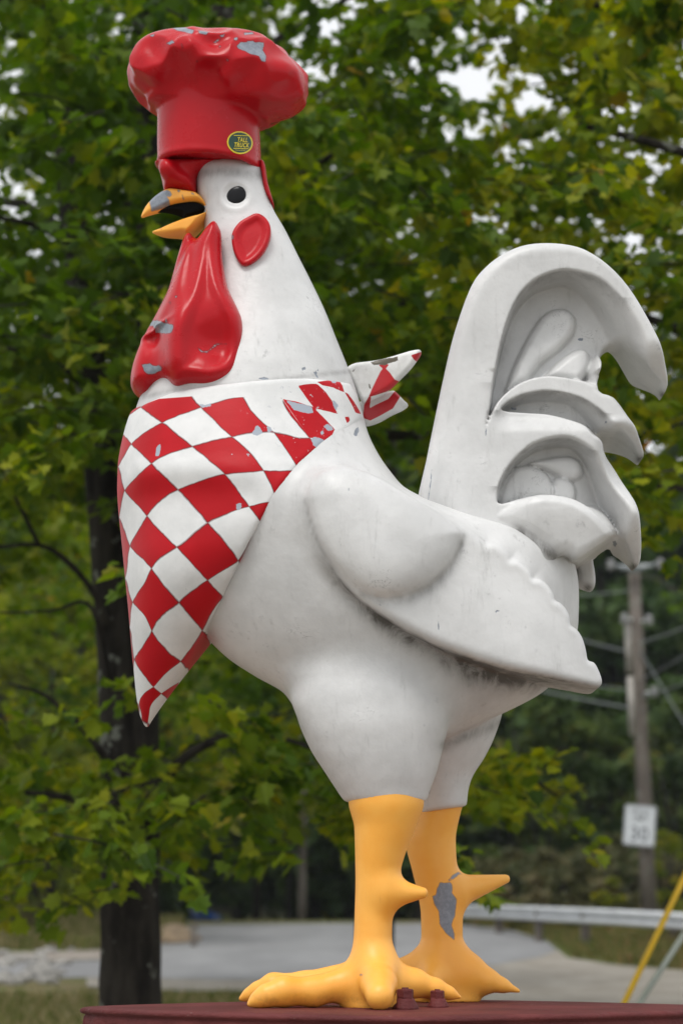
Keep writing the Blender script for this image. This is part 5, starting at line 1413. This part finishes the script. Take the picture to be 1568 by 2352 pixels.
bush('yellow_green_bush', bx(1392, 48.5), 48.5, 61, M_LEAFY, 1.15, 0.42, 700, 0.09, 'small yellow green bush at the left of the pole foot', None, 0.15, 12)
bush('yellow_green_bush', bx(1525, 48), 48, 62, M_LEAFY, 2.0, 0.62, 1100, 0.09, 'yellow green bush at the right of the pole foot', None, 0.05, 16)
bush('orange_bush', bx(763, 90), 90, 63, M_LEAFY, 1.8, 0.40, 700, 0.13, 'small orange bush far down the road beside the near leg', None, 0.42, 12)
bush('green_bush', bx(575, 92), 92, 64, M_LEAFD, 3.4, 1.5, 1800, 0.2, 'low green bush beyond the road crest', None, 0.15)
bush('green_bush', bx(120, 58), 58, 65, M_LEAFY, 2.0, 1.6, 1700, 0.14, 'broad low bush behind the grass at left', None, 0.0)
bush('green_bush', bx(20, 52), 52, 66, M_LEAFB, 2.0, 1.1, 1300, 0.12, 'brownish bush at the left edge', None, 0.0)

# ---- grass and weeds
def grass(name, pts_fn, n, hgt, mat, seed, label=None):
    q = np.random.default_rng(seed); x, Y = pts_fn(q, n)
    z = T_ground(x, Y)
    a = q.uniform(0, 2 * math.pi, n); h = hgt * q.uniform(0.5, 1.4, n); w = q.uniform(0.010, 0.022, n) * (hgt / 0.25); lean = q.uniform(0.05, 0.6, n) * h
    dx, dy = np.cos(a), np.sin(a)
    b = np.c_[x, Y, z - 0.02]; sd = np.c_[-dy, dx, 0 * dx] * w[:, None]
    md = b + np.c_[dx * lean * .35, dy * lean * .35, h * .6]; tp = b + np.c_[dx * lean, dy * lean, h]
    v = np.stack([b - sd, b + sd, md + sd * .7, tp, md - sd * .7], 1).reshape(-1, 3)
    f = np.arange(n * 5).reshape(n, 5)
    o = mesh_obj(name, v, f, mat, None, False, None, {'tint': np.repeat(q.random(n), 5)})
    return tag(o, kind='stuff')
M_GRASS = mat_leaf('grass_blades', [(0.0, (0.09, 0.13, 0.020)), (0.35, (0.18, 0.20, 0.05)), (0.65, (0.33, 0.28, 0.13)), (1.0, (0.52, 0.43, 0.26))], 0.3)
M_WEED = mat_leaf('bank_weeds', [(0.0, (0.09, 0.13, 0.025)), (0.45, (0.18, 0.19, 0.055)), (0.8, (0.30, 0.24, 0.10)), (1.0, (0.40, 0.25, 0.13))], 0.3)
grass('grass', lambda q, n: (q.uniform(-6.5, -0.8, n), 21 + 9.3 * q.random(n) ** 0.8), 22000, 0.27, M_GRASS, 71)
grass('grass', lambda q, n: (q.uniform(-2.6, 1.6, n), 30.0 + 3.0 * q.random(n)), 8000, 0.12, M_GRASS, 72)
def bank_pts(q, n):
    k = q.uniform(0, len(bank_line) - 2.01, n); i = k.astype(int); t = k - i
    p = bank_line[i] * (1 - t)[:, None] + bank_line[i + 1] * t[:, None]; d = unit(bank_line[i + 1] - bank_line[i]); o = 0.1 + q.random(n) * 5.0
    return p[:, 0] - d[:, 1] * o, p[:, 1] + d[:, 0] * o
grass('bank_weeds', bank_pts, 24000, 0.22, M_WEED, 73)
grass('verge_grass', lambda q, n: (q.uniform(-9, -3.9, n), q.uniform(46.5, 58, n)), 12000, 0.26, M_GRASS, 74)

# ---- pale stones at the left
M_STONE = simple('pale_stone', (0.25, 0.24, 0.22), 0.9, 0.6, 3.0, 0.4)
st_me = []
for s_ in range(3):
    q = random.Random(90 + s_); m = MB(); rr_ = []
    for zz, rr0 in ((-0.5, 0.55), (-0.1, 1.0), (0.35, 0.85), (0.62, 0.40)):
        rr_.append([(math.cos(t) * rr0 * q.uniform(.75, 1.15), math.sin(t) * rr0 * q.uniform(.75, 1.15), zz * q.uniform(.85, 1.1)) for t in [k * math.pi / 4 for k in range(8)]])
    m.rings(rr_); o = m.build('stone', M_STONE, None, False); st_me.append(o.data); bpy.data.objects.remove(o)
q = random.Random(5)
for k in range(64):
    u, v = q.uniform(-60, 190) , q.uniform(2182, 2256)
    if u > 110 + (2256 - v) * 1.2: continue
    x, Y = ground_at(u, v); s_ = q.uniform(0.07, 0.19)
    o = bpy.data.objects.new('stone', st_me[k % 3]); COL.objects.link(o)
    o.location = (x, Y, float(T_ground(x, Y)) + 0.03); o.scale = (s_ * q.uniform(.8, 1.4), s_, s_ * q.uniform(.6, 1.0)); o.rotation_euler = (0, 0, q.uniform(0, 6.28))
    tag(o, 'pale rough stone of the heap at the left roadside', 'stone', 'pale stones heaped at the left roadside')

# ================================================================== guardrail
M_GALV = simple('galvanised_steel', (0.58, 0.60, 0.62), 0.42, 0.12, 2.0, 0.0, 0.15)
M_WOODP = bark('weathered_pole_wood', (0.10, 0.085, 0.075), (0.20, 0.175, 0.15), 6.0)
rail_px = [(1030, 2092, 58), (1066, 2093, 56.5), (1180, 2096, 52), (1300, 2102, 47.2), (1420, 2108, 44), (1568, 2117, 42), (1760, 2130, 39.5)]
rail_pts = spline([tuple(P3(u, v, Y)) for u, v, Y in rail_px], 5)
gr = empty('guardrail', tuple(rail_pts[10]), 'galvanised guardrail along the road at the right', 'guardrail')
prof = [(0.0, -0.155), (-0.02, -0.150), (-0.080, -0.115), (-0.080, -0.060), (0.0, -0.018), (0.0, 0.018), (-0.080, 0.060), (-0.080, 0.115), (-0.02, 0.150), (0.0, 0.155), (0.006, 0.155), (0.006, -0.155)]
seg = 5
for s0 in range(0, len(rail_pts) - 1, seg):
    mb = MB(); rr_ = []
    for i in range(s0, min(s0 + seg, len(rail_pts) - 1) + 1):
        t = Vector(rail_pts[min(i + 1, len(rail_pts) - 1)] - rail_pts[max(i - 1, 0)]); t.z = 0; t.normalize()
        nrm = Vector((-t.y, t.x, 0)) if -t.y * -1 == 0 else Vector((t.y, -t.x, 0))
        if nrm.y > 0: nrm = -nrm
        off = 0.004 if (s0 // seg) % 2 else 0.0
        rr_.append([Vector(rail_pts[i]) - nrm * (a - off) + Vector((0, 0, b)) for a, b in prof])
    mb.rings(rr_); mb.build('rail_panel', M_GALV, gr, False)
cum = np.r_[0, np.cumsum(np.linalg.norm(np.diff(rail_pts, axis=0), axis=1))]
for s_ in np.arange(1.0, cum[-1], 3.8):
    p = np.array([np.interp(s_, cum, rail_pts[:, i]) for i in range(3)]); zg = float(T_ground(p[0], p[1] + 0.25))
    MB().box((p[0], p[1] + 0.24, (p[2] + 0.12 + zg - 0.3) / 2), (0.15, 0.18, p[2] + 0.12 - zg + 0.3), 0.2, 0.01).build('post', M_WOODP, gr, False)

# ================================================================== utility pole, sign, wires
M_PORC = simple('grey_porcelain', (0.26, 0.26, 0.26), 0.3, 0.1)
M_WIRE = simple('aluminium_wire', (0.16, 0.18, 0.18), 0.5, 0.1)
YP = 46.0
pole = empty('utility_pole', (bx(1489, YP), YP, float(T_ground(bx(1489, YP), YP))), 'grey wooden utility pole carrying wires and a speed limit sign', 'utility pole')
zb = float(T_ground(bx(1489, YP), YP)) - 0.4
ptop, pbot = P3(1455, 1312, YP), P3(1489, 2085, YP)
dirp = (ptop - pbot).normalized()
pbase = pbot - dirp * (pbot.z - zb) / dirp.z
def on_pole(v):
    return pbase + dirp * ((at(1470, v, YP)[1] - pbase.z) / dirp.z)
MB().tube([pbase, on_pole(1900), on_pole(1600), on_pole(1312)], [0.165, 0.155, 0.14, 0.115], 14, 0.02).build('pole_shaft', M_WOODP, pole)
a_, b_ = P3(1398, 1296, YP - 0.2), P3(1512, 1294, YP - 0.2); c_ = P3(1454, 1313, YP - 0.22)
for k, (p, q_) in enumerate(((a_, c_), (c_, b_))):
    MB().tube([p, q_], [0.05, 0.05], 6).build('crossarm', M_WIRE, pole)
for v0, v1, du in ((1420, 1545, -21), (1555, 1690, -20)):
    p0, p1 = on_pole(v0) + Vector((du * YP / F_PX, -0.05, 0)), on_pole(v1) + Vector((du * YP / F_PX, -0.05, 0))
    MB().tube([p0, p1], [0.075, 0.075], 10).build('conduit', simple('pale_conduit', (0.33, 0.31, 0.28), 0.6, 0.15), pole)
for du, v in ((-30, 1425), (26, 1428), (30, 1592), (-56, 1302), (58, 1300)):
    p = on_pole(v) + Vector((du * YP / F_PX, -0.22, 0)); m = MB(); rr_ = []
    for zz, r_ in ((-0.10, 0.05), (-0.06, 0.09), (-0.03, 0.06), (0.0, 0.095), (0.04, 0.06), (0.07, 0.085), (0.11, 0.04)):
        rr_.append([p + Vector((r_ * math.cos(t), r_ * math.sin(t), zz)) for t in [k * math.pi / 5 for k in range(10)]])
    m.rings(rr_); m.build('insulator', M_PORC, pole)
    MB().tube([p, on_pole(v)], [0.025, 0.03], 5).build('bracket', M_GALV, pole)
def wire(p, q_, sag, rad, label):
    pts = [p.lerp(q_, t) - Vector((0, 0, sag * 4 * t * (1 - t))) for t in [k / 14 for k in range(15)]]
    return tag(MB().tube(pts, [rad * 0.65] * 15, 5).build('overhead_wire', M_WIRE), label, 'wire', 'wires strung from the utility pole')
wl_ = 'overhead wire running left from the utility pole, '
wr_ = 'overhead wire running right from the utility pole, '
for v0, u1, v1, Y1, lb, rd in [(1358, 1000, 1372, 62, wl_ + 'the uppermost', 0.022), (1505, 1000, 1362, 62, wl_ + 'the second from the top', 0.028), (1590, 1000, 1500, 62, wl_ + 'the third from the top', 0.022), (1632, 1000, 1520, 62, wl_ + 'the lowest and thickest', 0.035),
                       (1478, 1760, 1345, 33, wr_ + 'the uppermost', 0.026), (1562, 1760, 1370, 33, wr_ + 'the second from the top', 0.022), (1603, 1760, 1470, 33, wr_ + 'the lowest', 0.022)]:
    wire(on_pole(v0) + Vector((0, -0.16, 0)), P3(u1, v1, Y1), 0.10, rd, lb)
gp = P3(1600, 1760, 44)
wire(on_pole(1500) + Vector((0.05, -0.14, 0)), Vector((bx(1850, 41), 41, float(T_ground(bx(1850, 41), 41)))), 0.0, 0.022, 'guy wire slanting down to the right from the utility pole')['group'] = 'guy wires'
# speed limit sign, a little tilted
sign = empty('speed_limit_sign', tuple(P3(1468, 1896, YP - 0.24)), 'tilted white speed limit sign on the utility pole', 'sign')
M_SIGN = simple('white_sign_face', (0.66, 0.69, 0.72), 0.35, 0.04); M_INK = simple('faded_black_print', (0.19, 0.20, 0.23), 0.5, 0.1)
YS = YP - 0.24
SC = Vector(P3(1468, 1896, YS)); tilt_ = Matrix.Rotation(math.radians(5.0), 3, 'Y')
def sp(x, z, y=0.0): return SC + tilt_ @ Vector((x, y, z))
def rrect(w, h, r_, n=5):
    out = []
    for cx, cz, a0 in ((w / 2 - r_, h / 2 - r_, 0), (-w / 2 + r_, h / 2 - r_, 90), (-w / 2 + r_, -h / 2 + r_, 180), (w / 2 - r_, -h / 2 + r_, 270)):
        out += [(cx + r_ * math.cos(math.radians(a0 + 90 * k / n)), cz + r_ * math.sin(math.radians(a0 + 90 * k / n))) for k in range(n + 1)]
    return out
SW, SH = 0.625, 0.80
o1 = rrect(SW, SH, 0.05)
MB().rings([[sp(x, z, 0.006) for x, z in o1], [sp(x, z, -0.006) for x, z in o1]]).build('panel', M_SIGN, sign, False)
bo, bi = rrect(SW - 0.03, SH - 0.03, 0.04), rrect(SW - 0.07, SH - 0.07, 0.03)
mb = MB(); mb.rings([[sp(x, z, -0.0075) for x, z in bo], [sp(x, z, -0.0075) for x, z in bi]], cap=False); mb.build('border', M_INK, sign, False)
def sign_text(body, size, z, bold):
    vs, fs = text_mesh(body, size, 0.0, bold, 1.05)
    mesh_obj('lettering', np.array([sp(p[0] * 0.92, z + p[1], -0.008)[:] for p in vs]), fs, M_INK, sign, False)
sign_text('SPEED', 0.15, 0.215, 0.002); sign_text('LIMIT', 0.15, 0.085, 0.002); sign_text('30', 0.40, -0.30, 0.008)

# ================================================================== guy guards near the plinth, with their own pole just outside the view
M_YGUARD = simple('yellow_plastic', (0.80, 0.50, 0.02), 0.4, 0.08); M_GGUARD = simple('grey_green_plastic', (0.42, 0.47, 0.42), 0.4, 0.12)
YG = 17.0
gpole = empty('utility_pole', (5.15, YG, 0), 'utility pole just outside the right edge that holds the guy wires', 'utility pole')
MB().tube([(5.15, YG, -0.3), (5.15, YG, 4.5), (5.15, YG, 9.0)], [0.17, 0.155, 0.13], 14, 0.02).build('pole_shaft', M_WOODP, gpole)
for (ua, va), (ub, vb), mt, lb in (((1440, 2288), (1568, 2020), M_YGUARD, 'bright yellow plastic guy wire guard slanting at lower right'), ((1476, 2290), (1568, 2148), M_GGUARD, 'pale grey guy wire guard beside the yellow one')):
    pa_, pb_ = P3(ua, va, YG), P3(ub, vb, YG); d = (pb_ - pa_).normalized()
    p0 = pa_ - d * (pa_.z / d.z); p1 = pa_ + d * ((5.03 - pa_.x) / d.x); pe_ = p0 + d * 3.4
    gwo = empty('guy_wire', tuple(p0), lb, 'guy wire', 'guy wires')
    MB().tube([p0 - d * 0.1, p1], [0.006, 0.006], 5).build('cable', M_WIRE, gwo)
    MB().tube([p0 + d * 0.05, pe_], [0.023, 0.023], 10).build('guard_sleeve', mt, gwo)

# ================================================================== small things far down the road
M_CARB = simple('blue_car_paint', (0.02, 0.10, 0.42), 0.3, 0.1); M_CARW = simple('white_car_paint', (0.75, 0.76, 0.78), 0.3, 0.05); M_SKY_GLASS = simple('sky_tinted_car_glass', (0.30, 0.33, 0.36), 0.1, 0.1); M_TYRE = simple('tyre_rubber', (0.02, 0.02, 0.02), 0.8, 0.1)  # pale glass colour paints in the sky mirrored by the windows
YC = 120.0; cx = bx(448, YC); czg = float(T_ground(cx, YC))
car = empty('parked_car', (cx, YC, czg), 'small blue and white car parked far down the road at left', 'car')
def car_ring(x, half, z0, z1): return [(cx + x, YC - half, czg + z0), (cx + x, YC + half, czg + z0), (cx + x, YC + half, czg + z1), (cx + x, YC - half, czg + z1)]
mb = MB(); mb.rings([car_ring(-1.05, 0.62, 0.34, 0.78), car_ring(-0.98, 0.72, 0.24, 0.86), (car_ring(-0.2, 0.78, 0.22, 0.90)), car_ring(0.5, 0.78, 0.22, 0.84), car_ring(1.0, 0.72, 0.24, 0.70), car_ring(1.15, 0.6, 0.34, 0.58)]); mb.build('body', M_CARB, car)
mb = MB(); mb.rings([[(cx - 0.95, YC - .68, czg + .87), (cx + 0.45, YC - .68, czg + .86), (cx + 0.45, YC + .68, czg + .86), (cx - 0.95, YC + .68, czg + .87)], [(cx - 0.75, YC - .56, czg + 1.28), (cx + 0.0, YC - .56, czg + 1.28), (cx + 0.0, YC + .56, czg + 1.28), (cx - 0.75, YC + .56, czg + 1.28)]]); mb.build('cabin', M_SKY_GLASS, car, False)
MB().box((cx - 0.37, YC, czg + 1.31), (0.86, 1.2, 0.06), 0, 0.02).build('roof', M_CARW, car)
for wx in (-0.66, 0.68):
    for wy in (-0.72, 0.72):
        m = MB(); m.rings([[(cx + wx + 0.27 * math.cos(t), YC + wy + s_, czg + 0.27 + 0.27 * math.sin(t)) for t in [k * math.pi / 8 for k in range(16)]] for s_ in (-0.08, 0.08)]); m.build('wheel', M_TYRE, car)
MB().box((cx + 0.95, YC - 0.66, czg + 0.60), (0.16, 0.14, 0.12), 0, 0.02).build('headlight', M_CARW, car)
for _o in list(car.children):                                 # a small hatchback, built at 1 : 1.3 and set to full size
    pass
car.scale = (1.3, 1.3, 1.3)
# a slim pale pole and dark trunks beyond the crest
def slim(name, u, Y, wpx, v_top, mat, label, cat, lean=0):
    x = bx(u, Y); zg = float(T_ground(x, Y)); top = P3(u + lean, v_top, Y); r_ = wpx / 2 * Y / F_PX
    root = empty(name, (x, Y, zg), label, cat)
    MB().tube([(x, Y, zg - 0.2), (x, Y, zg + 1), tuple(top)], [r_ * 1.05, r_, r_ * .8], 10, 0.03).build('pole_shaft' if 'pole' in name else 'trunk', mat, root)
    return root, top
rt, tp = slim('telephone_pole', 695, 70, 19, 1690, M_WOODP, 'slim pale telephone pole far down the road left of the near leg', 'utility pole')
MB().box(tuple(tp - Vector((0, 0.2, 0.5))), (2.0, 0.12, 0.14)).build('crossarm', M_WOODP, rt)
for u, v, w_, lb, sd_ in ((662, 1800, 17, 'thin dark tree left of the slim telephone pole', 3), (797, 1800, 24, 'dark trunked tree just left of the near rooster leg', 8)):
    x = bx(u, 83); far_tree('roadside_tree', x, 83 + sd_ * 0.2, 80 + sd_, M_LEAFD, 9.5, 2.4, 1500, 0.3, 0.34, lb, 'tree', None, w_ / 2 * 83 / F_PX, 26)
# weathered wooden post and a mound of pale dirt at the left end of the road
x, Y = ground_at(446, 2172)
post = empty('wooden_post', (x, Y, float(T_ground(x, Y))), 'short grey wooden post at the left edge of the road', 'post')
MB().box((x, Y, float(T_ground(x, Y)) + 0.16), (0.12, 0.12, 0.52), 0.3, 0.015).build('post_shaft', M_WOODP, post)
MB().rings([[(x + a, Y + b, float(T_ground(x, Y)) + 0.42 + c_) for a, b, c_ in ((-.08, -.08, 0), (.08, -.08, 0), (.08, .08, 0), (-.08, .08, 0))], [(x + a, Y + b, float(T_ground(x, Y)) + 0.47) for a, b in ((-.03, -.03), (.03, -.03), (.03, .03), (-.03, .03))]]).build('post_cap', M_WOODP, post)
x, Y = ground_at(400, 2158); m = MB(); rr_ = []
for k, s_ in enumerate((1.0, 0.86, 0.62, 0.3, 0.06)):
    rr_.append([(x + 0.62 * s_ * math.cos(t) * (1 + .12 * math.sin(3 * t + k)), Y + 1.6 * s_ * math.sin(t), float(T_base(Y)) - 0.05 + 0.42 * (1 - s_ ** 2)) for t in [j * math.pi / 10 for j in range(20)]])
m.rings(rr_); tag(m.build('dirt_mound', simple('tan_dirt', (0.26, 0.19, 0.12), 0.95, 0.3, 5, 0.4)), 'low mound of tan dirt at the left road edge', 'dirt mound')

# ================================================================== damp air between here and the wooded slope
zt_ = max(30.0, float(T_ground(40.0, 290.0)) + 34.0)
hz = MB().box((0, 150, (zt_ - 2.0) / 2), (900, 700, zt_ + 2.0)).build('haze', None, None, False)
hz['kind'] = 'stuff'
hm = bpy.data.materials.new('damp_air'); hm.use_nodes = True; hn = hm.node_tree.nodes; hn.clear()
ho = hn.new('ShaderNodeOutputMaterial'); hv = hn.new('ShaderNodeVolumePrincipled')
hv.inputs['Color'].default_value = (0.86, 0.93, 0.96, 1); hv.inputs['Density'].default_value = 0.0003; hv.inputs['Anisotropy'].default_value = 0.2
hm.node_tree.links.new(hv.outputs[0], ho.inputs['Volume']); hz.data.materials.append(hm)
